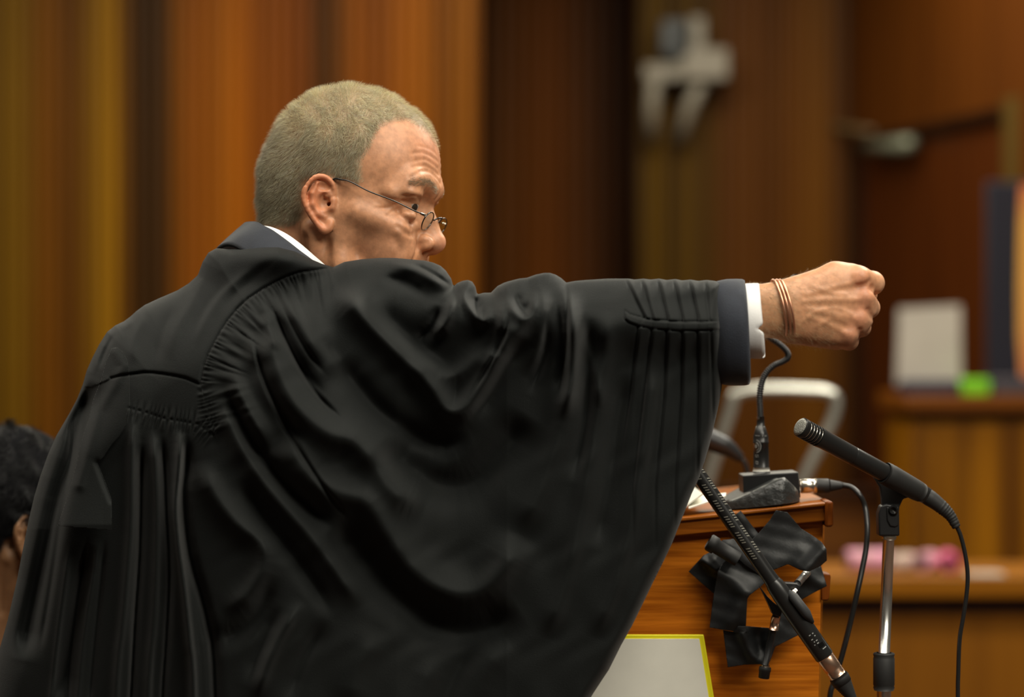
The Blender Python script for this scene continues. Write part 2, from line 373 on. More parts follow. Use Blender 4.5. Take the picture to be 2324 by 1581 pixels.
# wall bracket with camera
yB = 6.86
M_white = mat('white enamel', lin((134, 126, 112)), .5, var=(4, .05)); M_camgrey = mat('grey housing', lin((88, 90, 90)), .5)
br = thing('wall_bracket', 'white wall bracket with two hanging arms high on the panelling', 'bracket', tuple(P(1555, 330, 6.97)))
obj('crossbar', *box(P(1462, 0, yB).x, P(1560, 0, yB).x, yB-.02, yB+.05, P(0, 182, yB).z, P(0, 146, yB).z), M_white, br, bevel=.006)
obj('mount_box', *box(P(1545, 0, yB).x, P(1652, 0, yB).x, yB-.05, yB+.13, P(0, 184, yB).z, P(0, 112, yB).z), M_white, br, bevel=.012)
obj('post', *box(P(1566, 0, yB).x, P(1600, 0, yB).x, yB, yB+.05, P(0, 115, yB).z, P(0, 38, yB).z), M_white, br, bevel=.005)
obj('arm', *tube([tuple(P(1487, 165, yB)), tuple(P(1480, 240, yB)), tuple(P(1480, 320, yB+.06))], .026, 12, squash=.7), M_white, br)
obj('arm', *tube([tuple(P(1600, 170, yB)), tuple(P(1566, 240, yB)), tuple(P(1544, 322, yB+.06))], .026, 12, squash=.7), M_white, br)
cm = thing('security_camera', 'small dark grey camera beside the post of the wall bracket', 'camera', tuple(P(1525, 110, yB-.01)))
obj('housing', *box(P(1498, 0, yB).x, P(1560, 0, yB).x, yB-.06, yB+.05, P(0, 128, yB).z, P(0, 48, yB).z), mat('dark housing', lin((54, 56, 58)), .5), cm, bevel=.01)
obj('lens', *turned(P(1548, 85, yB-.06), P(1548, 85, yB-.075), [(0, .02), (.9, .02), (1, .012)]), mat('lens black', (.005, .005, .005), .15), cm)
# door closer
c0 = onwall(1990, 330, RA, RB); c1 = onwall(2085, 326, RA, RB); off = np.array([NRM[0], NRM[1], 0])*.06
dc = thing('door_closer', 'grey overhead door closer with arm at top of the door', 'door closer', tuple(np.array(c0)+off))
def shifted(px, py, o): q = onwall(px, py, RA, RB); return (q[0]+NRM[0]*o, q[1]+NRM[1]*o, q[2])
ca = [shifted(1985, 336, .03), shifted(2085, 326, .03)]
obj('body', *tube(ca, .028, 12), mat('closer grey', lin((120, 122, 104)), .4, .3), dc)
obj('arm', *tube([shifted(2010, 300, .05), shifted(1935, 288, .07), shifted(1868, 282, .05)], .013, 10), mat('closer arm', lin((96, 76, 46)), .5), dc)
# ---------------------------------------------------------------- lectern
W_lec = wood('lectern oak', lin((205, 118, 28)), lin((160, 84, 14)), 'X', 130, .32, stretch=.045, contrast=1.4)
W_lec2 = wood('lectern edge oak', lin((168, 96, 24)), lin((126, 66, 14)), 'X', 90, .3, stretch=.05)
W_lecv = wood('lectern upright oak', lin((130, 66, 16)), lin((92, 44, 10)), 'Z', 90, .35, stretch=.05)
yL = .10; LD = .46
le = thing('lectern', 'orange-brown wooden lectern with sloping top and capped back corner', 'lectern', (P(1700, 0, yL).x, yL+.2, 0))
z_0 = P(0, 1700, yL).z
def slab(poly, y0, y1):
    a = [P(px, py, y0) for px, py in poly]; n = len(a)
    V = [tuple(v) for v in a]+[(v.x, y1, v.z) for v in a]
    return np.array(V), [tuple(reversed(range(n))), tuple(range(n, 2*n))]+[(i, (i+1) % n, n+(i+1) % n, n+i) for i in range(n)]
zb = 2640
V, F = slab([(1240, 1240), (1868, 1172), (1858, 1581), (1840, zb), (1240, zb)], yL, yL+.02)
obj('side_panel', V, F, W_lec, le, smooth=False, bevel=.001)
V, F = slab([(1240, 1240), (1868, 1172), (1858, 1581), (1840, zb), (1240, zb)], yL+LD-.02, yL+LD)
obj('side_panel', V, F, W_lec, le, smooth=False, bevel=.001)
V, F = slab([(1230, 1212), (1874, 1144), (1874, 1182), (1230, 1246)], yL-.012, yL+.004)
obj('top_edge', V, F, W_lec2, le, smooth=False, bevel=.0015)
V, F = slab([(1230, 1207), (1886, 1139), (1886, 1147), (1230, 1216)], yL-.016, yL+LD+.01)
obj('top_board', V, F, W_lec2, le, smooth=False, bevel=.0015)
V, F = slab([(1873, 1137), (1891, 1137), (1892, 1190), (1889, 1196), (1873, 1196)], yL-.02, yL+.04)
obj('corner_block', V, F, W_lecv, le, smooth=False, bevel=.003)
V, F = slab([(1864, 1300), (1884, 1302), (1886, 1308), (1882, 1358), (1878, 1362), (1864, 1362)], yL-.004, yL+.03)
obj('corner_block', V, F, W_lecv, le, smooth=False, bevel=.003)
V, F = slab([(1846, 1180), (1868, 1176), (1858, 1581), (1840, zb), (1825, zb)], yL+.02, yL+LD-.02)
obj('back_panel', V, F, W_lecv, le, smooth=False)
# papers on the sloping top
def on_top(px): return 1207+(1139-1207)*(px-1230)/(1886-1230)
V = []
zt = lambda px, y, e: P(px, on_top(px), yL-.016).z+e
def sheet3(name, pts, t, m, label, cat):
    V = [tuple(p) for p in pts]+[(p[0], p[1], p[2]+t) for p in pts]; n = len(pts)
    F = [tuple(reversed(range(n))), tuple(range(n, 2*n))]+[(i, (i+1) % n, n+(i+1) % n, n+i) for i in range(n)]
    return tag(obj(name, V, F, m, smooth=False), label, cat)
M_wp = mat('bright paper', lin((236, 234, 222)), .7)
def top_xyz(px, y, e):
    x = P(px, 0, yL-.016).x; return (x, y, zt(px, y, e))
sheet3('notepaper', [top_xyz(1530, .10, .002), top_xyz(1600, .12, .022), top_xyz(1600, .30, .022), top_xyz(1530, .28, .002)], .002, M_wp, 'white handwritten sheet on the lectern top beside the robe', 'paper')
sheet3('notepaper', [top_xyz(1565, .10, .008), top_xyz(1654, .13, .016), top_xyz(1660, .16, .018), top_xyz(1580, .2, .016)], .0015, M_wp, 'small white slip of paper touching the microphone base', 'paper')
# white board with yellow edging leaning on the lectern
bd = thing('edged_board', 'white board with bright yellow edging leaning against the lectern side', 'board', tuple(P(1480, 2000, yL-.04)))
M_yel = mat('yellow edging', lin((232, 222, 20)), .5, var=(20, .04)); M_bw = mat('off white card', lin((236, 234, 222)), .6, var=(30, .03))
o = [(1180, 1440), (1597, 1440), (1630, 1640), (1660, 1900), (1180, 1900)]
i_ = [(1180, 1449), (1587, 1449), (1618, 1640), (1648, 1892), (1180, 1892)]
obj('edging', *prism(o, yL-.022, .006), M_yel, bd, smooth=False, bevel=.001)
obj('card', *prism(i_, yL-.0232, .004), M_bw, bd, smooth=False)
# ---------------------------------------------------------------- gooseneck microphone on its iron foot
M_iron = mat('black hammered iron', (.022, .024, .024), .38, .0, .6, bump=(110, .0022)); M_blk = mat('satin black', (.014, .014, .014), .32); M_rub = mat('black rubber', (.018, .018, .018), .6)
M_mblk = mat('matt black metal', (.02, .02, .021), .4, .3); M_sil = mat('nickel silver', (.72, .67, .58), .28, 1.0); M_wht = mat('white tape', lin((210, 208, 198)), .7)
M_mark = mat('silver print', lin((150, 152, 150)), .6)
yG = .155
gm = thing('gooseneck_microphone', 'gooseneck microphone on a heavy black wedge base on top of the lectern', 'microphone', tuple(P(1735, 1150, yG)))
# wedge foot: rounded-triangle plan, rising to the right
def foot():
    th = np.linspace(0, 2*np.pi, 72, endpoint=False)
    a = P(1622, 1143, yG).x; b = P(1816, 1143, yG).x; cx = (a+b)/2; rx = (b-a)/2
    prof = []
    V = []; rings = [(0, .96), (.06, 1.0), (.5, .985), (.93, .955), (1.0, .90), (1.0, .5), (1.0, .01)]
    zl = P(0, 1146, yG-.09).z
    for h, s in rings:
        for t in th:
            c, sn = math.cos(t), math.sin(t)
            ex = math.copysign(abs(c)**.75, c); ey = math.copysign(abs(sn)**.75, sn)
            x = cx+rx*s*ex; y = yG+.02+.085*s*ey*(.62+.38*min(1, (x-a)/(b-a)+.25))
            u = (x-a)/(b-a)
            zbot = P(0, on_top(CX+(x)/(yL-.016+3)*FPX), yL-.016).z+.001
            top = zbot+.004+.030*min(1, max(0, u)/.76)-.024*max(0, u-.76)/.24
            V.append((x, y, zbot+(top-zbot)*h))
    n = len(th); F = []
    for i in range(len(rings)-1):
        for k in range(n): l = (k+1) % n; F.append((i*n+k, (i)*n+l, (i+1)*n+l, (i+1)*n+k))
    F.append(tuple(reversed(range(n)))); F.append(tuple((len(rings)-1)*n+k for k in range(n)))
    return np.array(V), F
obj('foot', *foot(), M_iron, gm, angle=60)
obj('socket_box', *slab([(1686, 1079), (1812, 1071), (1817, 1128), (1800, 1140), (1688, 1136)], yG-.012, yG+.05), M_mblk, gm, smooth=False, bevel=.0012)
A = P(1728, 1073, yG); B = P(1726, 945, yG)
def up(t): return A+(B-A)*t
obj('connector_body', *turned(A, B, [(0, .0108), (.03, .0108), (.04, .0097), (.52, .0094), (.525, .0098), (.56, .0098), (.565, .0094), (.65, .0094), (.83, .0056), (.835, .0049), (1, .0047)], 32), M_blk, gm)
obj('white_collar', *turned(up(.03), up(.10), [(0, .0106), (.3, .0103), (1, .0099)], 32), M_wht, gm)
# the printed marks on the connector, wrapped on the barrel
def mark(pts, w, r=.0099):
    V = []; F = []; pts = np.array(pts, float); n = len(pts)
    d = np.gradient(pts, axis=0); d /= np.linalg.norm(d, axis=1)[:, None]+1e-9; nn = np.stack([-d[:, 1], d[:, 0]], 1)
    ax = np.array(up(0)); dz = B.z-A.z
    for p, q in zip(pts, nn):
        for s in (-.5, .5):
            u, v = p+q*w*s; ang = u/r*1.0   # u metres round the barrel (0 = facing camera), v metres up from A
            V.append((ax[0]+(B.x-A.x)*v/dz+r*math.sin(ang), ax[1]-r*math.cos(ang), A.z+v))
    for i in range(n-1): F.append((2*i, 2*i+1, 2*i+3, 2*i+2))
    return V, F
arcs = []
cv, cu = .033, -.0078
def arc(r, a0, a1, n=18): return [(cu+r*math.cos(a), cv+r*1.15*math.sin(a)) for a in np.linspace(a0, a1, n)]
for r, a0, a1, w in ((.0068, -1.4, 1.4, .0007), (.0046, -1.3, 1.3, .0005), (.0036, .1, 1.5, .0005), (.0012, -3.1, 3.1, .0008)): arcs.append(mark(arc(r, a0, a1), w))
for v, us in ((.0205, [(-.0088, -.0062), (-.0052, -.0044)]), (.0225, [(-.0090, -.0074), (-.0060, -.0044)]), (.0148, [(-.0085, -.0052)]), (.0118, [(-.0080, -.0050)])):
    for a_, b_ in us: arcs.append(mark([(a_, v), ((a_+b_)/2, v-.0003), (b_, v-.0004)], .0008))
arcs.append(mark([(-.0052, .0118), (-.0051, .0148)], .0007)); arcs.append(mark([(-.0080, .0118), (-.0081, .0148)], .0006))
arcs.append(mark([(-.0085, .0462), (-.002, .0458)], .0006))
for u in (.001, .0042, .0060): arcs.append(mark([(u, .0448), (u+.0006, .0468)], .0007))
obj('printed_mark', *join(arcs), M_mark, gm)
neck = [B, P(1725, 925, yG), P(1724, 900, yG), P(1728, 872, yG), P(1738, 848, yG), P(1756, 830, yG), P(1776, 821, yG), P(1788, 812, yG), P(1787, 800, yG), P(1777, 788, yG), P(1762, 776, yG), P(1745, 764, yG), P(1738, 752, yG+.01), P(1742, 725, yG+.02), P(1760, 700, yG+.02)]
n_ = 560; c = catmull([tuple(p) for p in neck], n_)
obj('gooseneck', *tube(c, .0037+.0004*np.sign(np.sin(np.arange(n_)*2*np.pi/7)), 14), M_mblk, gm)
e = c[-1]; d = (c[-1]-c[-4]); d /= np.linalg.norm(d)
obj('capsule', *turned(e, e+d*.05, [(0, .004), (.05, .0075), (.9, .0078), (1, .005)]), M_blk, gm)
# cable plugged in the base
pl = thing('microphone_cable', 'black cable with silver plug leaving the wedge base, looping down', 'cable', tuple(P(1850, 1100, yG)))
q0 = P(1816, 1103, yG+.005); q1 = P(1853, 1102, yG+.005); q2 = P(1912, 1101, yG+.005)
obj('plug', *turned(q0, q1, [(0, .0080), (.03, .0088), (.8, .0088), (.82, .0082), (.88, .0088), (1, .0086)], 32), M_sil, pl)
obj('plug_sleeve', *turned(q1, q2, [(0, .0082), (.05, .0088), (.45, .0085), (.5, .0078)]+[(.5+.06*i+.03*j, (.0078-.0004*i, .0068-.0004*i)[j]) for i in range(8) for j in (0, 1)]+[(1, .0040)], 28), M_rub, pl)
cb = [q2, P(1932, 1106, yG), P(1950, 1122, yG-.01), P(1963, 1150, yG-.01), P(1968, 1190, yG-.02), P(1966, 1240, yG-.03), P(1957, 1290, yG-.04), P(1944, 1350, yG-.05), P(1928, 1420, yG-.05), P(1910, 1490, yG-.05), P(1893, 1545, yG-.05), P(1882, 1600, yG-.05), P(1880, 1800, yG-.03), P(1890, 2400, yG), P(1900, 2900, yG)]
obj('cord', *tube(catmull([tuple(p) for p in cb], 140), .0034, 12), M_blk, pl)
# ---------------------------------------------------------------- second microphone on a chrome stand
yM = .06
ms = thing('microphone_stand', 'chrome pole microphone stand with black clip right of the lectern', 'microphone stand', (P(2010, 0, yM).x, yM, 0))
q = lambda px, py, dy=0: P(px, py, yM+dy)
obj('pole', *turned(q(2017, 1215), q(2006, 1500), [(0, .0068), (1, .0068)], 28), M_chrome, ms)
obj('pole', *turned(q(2006, 1480), (q(2006, 1500).x, yM, .02), [(0, .0085), (1, .0085)], 28), M_chrome, ms)
obj('thread_ring', *turned(q(2017, 1212), q(2017, 1224), [(0, .0085), (.1, .009), (.8, .009), (1, .008)], 28), M_sil, ms)
obj('clutch', *turned(q(2006, 1480), q(2006, 1566), [(0, .0105), (.02, .0125), (.06, .0128), (.12, .0120), (.15, .0128), (.85, .0128), (.88, .012), (.92, .0128), (1, .0115)], 20), M_rub, ms)
bz = turned((q(2006, 0).x, yM, 0), (q(2006, 0).x, yM, .03), [(0, .13), (.4, .13), (.7, .10), (1, .02)], 48)
obj('round_base', *bz, M_iron, ms)
# clip: fork, holder sleeve, screw
yoke = [(1995, 1216), (1993, 1170), (1997, 1135), (2003, 1120), (2000, 1100), (1985, 1080), (1970, 1082), (1976, 1068), (2004, 1048), (2012, 1046), (2095, 1102), (2086, 1120), (2060, 1128), (2050, 1140), (2043, 1165), (2042, 1216)]
fork = [(1995, 1216), (1994, 1165), (2000, 1148), (2012, 1143), (2030, 1146), (2041, 1160), (2042, 1216)]
obj('clip_fork', *prism(fork, yM-.012, .024), M_mblk, ms, smooth=False, bevel=.002)
stem = [(2003, 1180), (2001, 1130), (1997, 1105), (1982, 1082), (1996, 1070), (2078, 1118), (2066, 1128), (2050, 1132), (2042, 1150), (2038, 1185)]
obj('clip_stem', *prism(stem, yM-.006, .012), M_rub, ms, smooth=False, bevel=.002)
obj('clip_screw', *turned(q(2027, 1158, -.011), q(2027, 1158, -.017), [(0, .0062), (.6, .0062), (1, .004)], 20), M_blk, ms)
obj('clip_slot', *prism([(2012, 1150), (2040, 1150), (2040, 1192), (2032, 1196), (2020, 1194), (2013, 1180)], yM-.0138, .003), M_mblk, ms, smooth=False, bevel=.0015)
ma = np.array(q(1821, 971, -.095)); mb = np.array(q(2098, 1122, .0)); L = np.linalg.norm(mb-ma)
def along(t): return tuple(ma+(mb-ma)*t)
obj('clip_sleeve', *turned(along(.66), along(.97), [(0, .0126), (.03, .0134), (.2, .0136), (.9, .0122), (1, .0114)], 30), M_rub, ms)
mc = thing('condenser_microphone', 'slim black microphone with silver grille held in the stand clip', 'microphone', along(.5))
KR = 1.13
pr = [(0, .0088), (.008, .0104), (.03, .0104)]
for i in range(5): pr += [(.035+.022*i, .0104), (.036+.022*i, .0092), (.046+.022*i, .0092), (.047+.022*i, .0104)]
pr += [(.16, .0104), (.17, .0100), (.40, .0096), (.402, .0092), (.41, .0096), (.62, .0094), (.95, .0094), (1, .0088)]
obj('barrel', *turned(along(-.02), along(1.02), [(a_, b_*KR) for a_, b_ in pr], 40), M_blk, mc, angle=30)
obj('grille', *turned(along(-.026), along(-.012), [(0, .0001), (0, .0072), (.5, .0104), (1, .0102)], 40), mat('silver mesh', (.34, .34, .31), .5, .6, bump=(900, .0015)), mc)
for i in range(5): obj('grille_slot', *turned(along(.017+.0224*i), along(.0255+.0224*i), [(0, .0093*KR), (1, .0093*KR)], 32), M_sil, mc)
obj('switch', *turned(np.array(along(.31))+np.array([0, -.0102, .002]), np.array(along(.33))+np.array([0, -.0102, .002]), [(0, .0018), (1, .0018)], 10), M_sil, mc)
cc = thing('microphone_cable', 'thin black cable falling from the rear of the slim microphone at right', 'cable', tuple(q(2150, 1170)))
bt = [along(1.0), tuple(q(2120, 1137)), tuple(q(2142, 1155)), tuple(q(2158, 1172)), tuple(q(2171, 1196))]
bc = catmull(bt, 60); rr = np.interp(np.linspace(0, 1, 60), [0, .15, .3, 1], [.0098, .0098, .0090, .0048])+.0005*(np.sin(np.arange(60)*np.pi/2) > 0)*(np.arange(60) > 24)
obj('cable_boot', *tube(bc, rr, 20), M_rub, cc)
cd = [tuple(q(2169, 1190)), tuple(q(2180, 1215)), tuple(q(2190, 1255)), tuple(q(2196, 1300)), tuple(q(2194, 1345)), tuple(q(2186, 1400)), tuple(q(2178, 1450)), tuple(q(2175, 1520)), tuple(q(2174, 1600)), tuple(q(2178, 1900)), tuple(q(2150, 2600, .05)), tuple(q(2140, 3250, .1))]
obj('cord', *tube(catmull(cd, 120), .0026, 12), M_blk, cc)
# ---------------------------------------------------------------- third microphone peeping behind the wedge base
yT = .62
tm = thing('desk_microphone', 'blurred dark microphone end on thin curved neck behind the wedge base', 'microphone', tuple(P(1690, 1090, yT)))
obj('body', *tube(catmull([tuple(P(1560, 975, yT)), tuple(P(1612, 998, yT)), tuple(P(1650, 1015, yT)), tuple(P(1682, 1040, yT))], 24), np.interp(np.linspace(0, 1, 24), [0, .3, .6, 1], [.014, .0155, .014, .0065]), 20), M_mblk, tm)
obj('neck', *tube(catmull([tuple(P(1680, 1038, yT)), tuple(P(1690, 1050, yT)), tuple(P(1697, 1075, yT)), tuple(P(1700, 1120, yT)), tuple(P(1700, 1300, yT)), (P(1700, 0, yT).x, yT, .0)], 40), .0038, 10), M_blk, tm)
# ---------------------------------------------------------------- shotgun microphone and its taped clamp
yK = -.005
sg = thing('shotgun_microphone', 'long slotted black shotgun microphone slanting across the lectern side', 'microphone', tuple(P(1750, 1330, yK)))
s0 = np.array(P(1560, 1040, yK)); s1 = np.array(P(1872, 1490, yK+.0)); 
def sa(t): return s0+(s1-s0)*t
ax = (s1-s0)/np.linalg.norm(s1-s0); SL = np.linalg.norm(s1-s0)
R1, R2 = .0087, .0114
obj('interference_tube', *turned(sa(-.1), sa(.62), [(0, R1*.8), (.01, R1), (.97, R1), (1, R1*1.05)], 40), M_blk, sg, angle=40)
obj('body', *turned(sa(.615), sa(1.0), [(0, R1), (.06, R2*.93), (.2, R2), (.985, R2), (1, R2*.95)], 40), M_blk, sg, angle=40)
M_slot = mat('slot grey', lin((128, 126, 116)), .6)
pv = np.cross(ax, [0, 1, 0]); pv /= np.linalg.norm(pv)      # sideways on the picture, towards upper right
if pv[0] < 0: pv = -pv
yv = np.array([0, -1, 0])
slots = []
for row, ang in ((0, math.radians(50)), (1, math.radians(-14))):
    for g in range(8):
        for k in range(5):
            t = .035+g*.080+k*.0122+(.012 if row else 0)
            if t > .50: continue
            c = sa(t); Vs = []
            for dt in (-.0026, .0026):
                for da in (-.26, -.1, .1, .26):
                    a_ = ang+da; r = R1+.0002
                    Vs.append(c+ax*(dt*SL+da*.0035)+r*(math.sin(a_)*pv+math.cos(a_)*yv))
            slots.append((np.array(Vs), [(i, i+1, i+5, i+4) for i in range(3)]))
obj('slot_pattern', *join(slots), M_slot, sg)
tx = []
def label_line(t, a0, a1, w):
    Vs = []
    for dt in (-w, w):
        for a_ in np.linspace(a0, a1, 4): Vs.append(sa(t)+ax*dt*SL+(R2+.0002)*(math.sin(a_)*pv+math.cos(a_)*yv))
    return np.array(Vs), [(i, i+1, i+5, i+4) for i in range(3)]
for t, a0, a1 in ((.885, -.15, .05), (.885, .25, .40), (.898, .3, .45), (.905, -.2, 0), (.918, -.1, .02), (.918, .15, .35), (.93, -.25, -.12), (.93, .1, .3)): tx.append(label_line(t, a0, a1, .0022))
tx.append(label_line(.962, .25, .75, .002))
obj('printed_mark', *join(tx), M_mark, sg)
sw = [label_line(.945, .05, .7, .009)]
obj('switch_window', *join(sw), mat('gloss black', (.004, .004, .004), .1), sg)
s2 = np.array(P(1902, 1533, yK))
sc_ = thing('microphone_cable', 'nickel plug and ribbed black cable end on the slanting shotgun microphone', 'cable', tuple(P(1885, 1510, yK)))
obj('plug', *turned(s1, s2, [(0, .0098), (.05, .0105), (.6, .0104), (.63, .0098), (.7, .0103), (.8, .0098), (.86, .0103), (1, .010)], 32), mat('copper toned nickel', (.78, .52, .38), .3, 1.0), sc_)
s3 = np.array(P(1938, 1590, yK)); s4 = np.array(P(1975, 1660, yK))
obj('cable_boot', *turned(s2, s3, [(0, .0112), (.1, .0118), (.3, .0112)]+[(.3+.07*i+.035*j, (.0110-.0006*i, .0100-.0006*i)[j]) for i in range(10) for j in (0, 1)]+[(1, .0045)], 28), M_rub, sc_)
obj('cord', *tube(catmull([tuple(s3), tuple(s4), tuple(P(2000, 1800, yK)), tuple(P(2010, 2300, yK+.02)), tuple(P(2000, 3200, yK+.05))], 60), .0032, 12), M_blk, sc_)
def T3(x, y): return (1500+x/3.429, 1120+y/3.429)
# clamp holding the shotgun microphone
cl = thing('microphone_clamp', 'black clamp with chrome rods and rubber roller gripping the shotgun microphone', 'clamp', tuple(P(*T3(900, 800), yL-.05)))
def c3(x, y, yy): return tuple(P(*T3(x, y), yy))
obj('grip_pad', *tube([c3(1000, 765, yK-.004), c3(1030, 800, yK-.012), c3(1130, 930, yK-.012), c3(1175, 1000, yK-.004)], [.003, .0058, .0058, .003], 16), mat('grey rubber', (.04, .042, .045), .6), cl)
obj('bracket', *prism([T3(930, 690), T3(1060, 696), T3(1085, 715), T3(1075, 760), T3(1010, 775), T3(960, 745)], yK+.012, .02), M_mblk, cl, smooth=False, bevel=.0015)
obj('rod', *turned(c3(1138, 612, .05), c3(1062, 700, .012), [(0, .0046), (1, .0046)], 20), M_chrome, cl)
obj('bolt', *turned(c3(1015, 752, yK+.0), c3(1035, 775, yK+.0), [(0, .004), (.3, .006), (1, .006)], 16), M_sil, cl)
obj('rod', *turned(c3(893, 960, .05), c3(878, 1060, .05), [(0, .0056), (1, .0056)], 20), mat('coppery steel', (.85, .55, .4), .25, 1.0), cl)
obj('roller', *turned(c3(368, 372, .055), c3(600, 510, .055), [(0, .0085), (.04, .0105), (.25, .0105), (.27, .0088), (1, .0088)], 28), M_rub, cl)
obj('bracket', *prism([T3(770, 720), T3(830, 800), T3(880, 850), T3(950, 900), T3(930, 960), T3(870, 940), T3(845, 880)], yK+.014, .02), M_mblk, cl, smooth=False, bevel=.0015)
obj('arm', *turned(c3(905, 900, .05), c3(812, 1330, .055), [(0, .0045), (1, .004)], 16), M_mblk, cl)
obj('knob', *turned(c3(812, 1345, .055), c3(800, 1438, .055), [(0, .0062), (.05, .0072), (.35, .0074), (.4, .0068), (.95, .0066), (1, .005)], 24), M_rub, cl)
obj('bolt', *turned(c3(815, 1332, .055), c3(812, 1350, .055), [(0, .0052), (1, .0052)], 20), M_sil, cl)
# gaffer tape strips
M_tape = mat('black gaffer tape', (.016, .017, .018), .5, 0, .4, bump=(90, .0006))
tp = thing('gaffer_tape', 'strips of black gaffer tape wrapped round the clamp on the lectern side', 'tape', tuple(P(*T3(800, 1000), yL-.01)))
def strip(pts, base, ridges, curl=0.0):
    poly = [T3(*p) for p in pts]; xs_ = [p[0] for p in poly]; ys_ = [p[1] for p in poly]
    xs = np.arange(min(xs_)-3, max(xs_)+4, 2.2); ys = np.arange(min(ys_)-3, max(ys_)+4, 2.2)
    def h(x, y, d):
        v = np.full(x.shape, base)+.0003*np.sin(x*.11+y*.07)+.0003*np.sin(x*.05-y*.19)
        for amp, w, line in ridges:
            dd, _, _, _, _ = segdist(x, y, [T3(*p) for p in line]); v = v-.55*amp*np.exp(-(dd/w)**2)
        return v
    V, q, qb, cen, _, _ = sheet(poly, h, lambda x, y, d: h(x, y, d)+.0007, xs, ys)
    return V, np.concatenate([q, qb])
for pts, base, ridges in (
    ([(390, 450), (330, 480), (215, 605), (310, 690), (410, 775), (440, 700), (560, 600), (620, 500), (500, 440)], yL-.008, [(.02, 16, [(420, 520), (520, 620)]), (.012, 10, [(330, 520), (420, 600)])]),
    ([(440, 610), (412, 770), (378, 1040), (480, 1058), (600, 1075), (660, 1070), (672, 820), (690, 790), (780, 720), (860, 640), (740, 470), (560, 470), (480, 340), (700, 330), (400, 340), (450, 560)][:12]+[(480, 540)], yL-.03, [(.016, 26, [(640, 800), (560, 1000)]), (.012, 18, [(450, 620), (700, 760)])]),
    ([(620, 130), (700, 235), (760, 310), (800, 380), (690, 420), (640, 330), (555, 185)], yL-.02, [(.006, 14, [(600, 160), (720, 330)])]),
    ([(895, 128), (985, 145), (1090, 270), (1180, 325), (1250, 375), (1288, 430), (1292, 520), (1240, 565), (1150, 606), (1085, 595), (990, 548), (880, 592), (780, 640), (660, 560), (560, 470), (470, 360), (560, 350), (700, 362), (770, 295), (850, 200)], yL-.03, [(.055, 22, [(1262, 440), (1130, 590)]), (.012, 30, [(900, 560), (1080, 470)]), (-.008, 20, [(1180, 440), (1060, 560)]), (.01, 20, [(520, 400), (700, 540)])]),
    ([(1150, 600), (1245, 560), (1292, 718), (1180, 775), (1090, 826), (1040, 760), (1080, 700)], yL-.02, [(.008, 16, [(1150, 640), (1250, 700)])]),
    ([(483, 1060), (520, 1350), (650, 1330), (770, 1326), (826, 1342), (850, 1300), (890, 1190), (980, 1145), (1072, 1098), (1100, 980), (940, 890), (905, 1048), (740, 1035), (665, 1028), (655, 1075), (560, 1072)], yL-.028, [(.020, 18, [(640, 1090), (720, 1260), (810, 1330)]), (-.010, 18, [(740, 1120), (790, 1260)]), (.018, 16, [(880, 1060), (830, 1320)])]),
    ([(672, 822), (760, 730), (820, 760), (860, 830), (900, 950), (910, 900), (860, 640), (740, 560), (640, 700)][:0] or [(600, 1030), (665, 1030), (672, 1076), (640, 1090), (560, 1075)], yL-.034, [(.006, 12, [(600, 1040), (650, 1080)])]),
):
    V, F = strip(pts, base, ridges)
    obj('tape_strip', V, F, M_tape, tp)
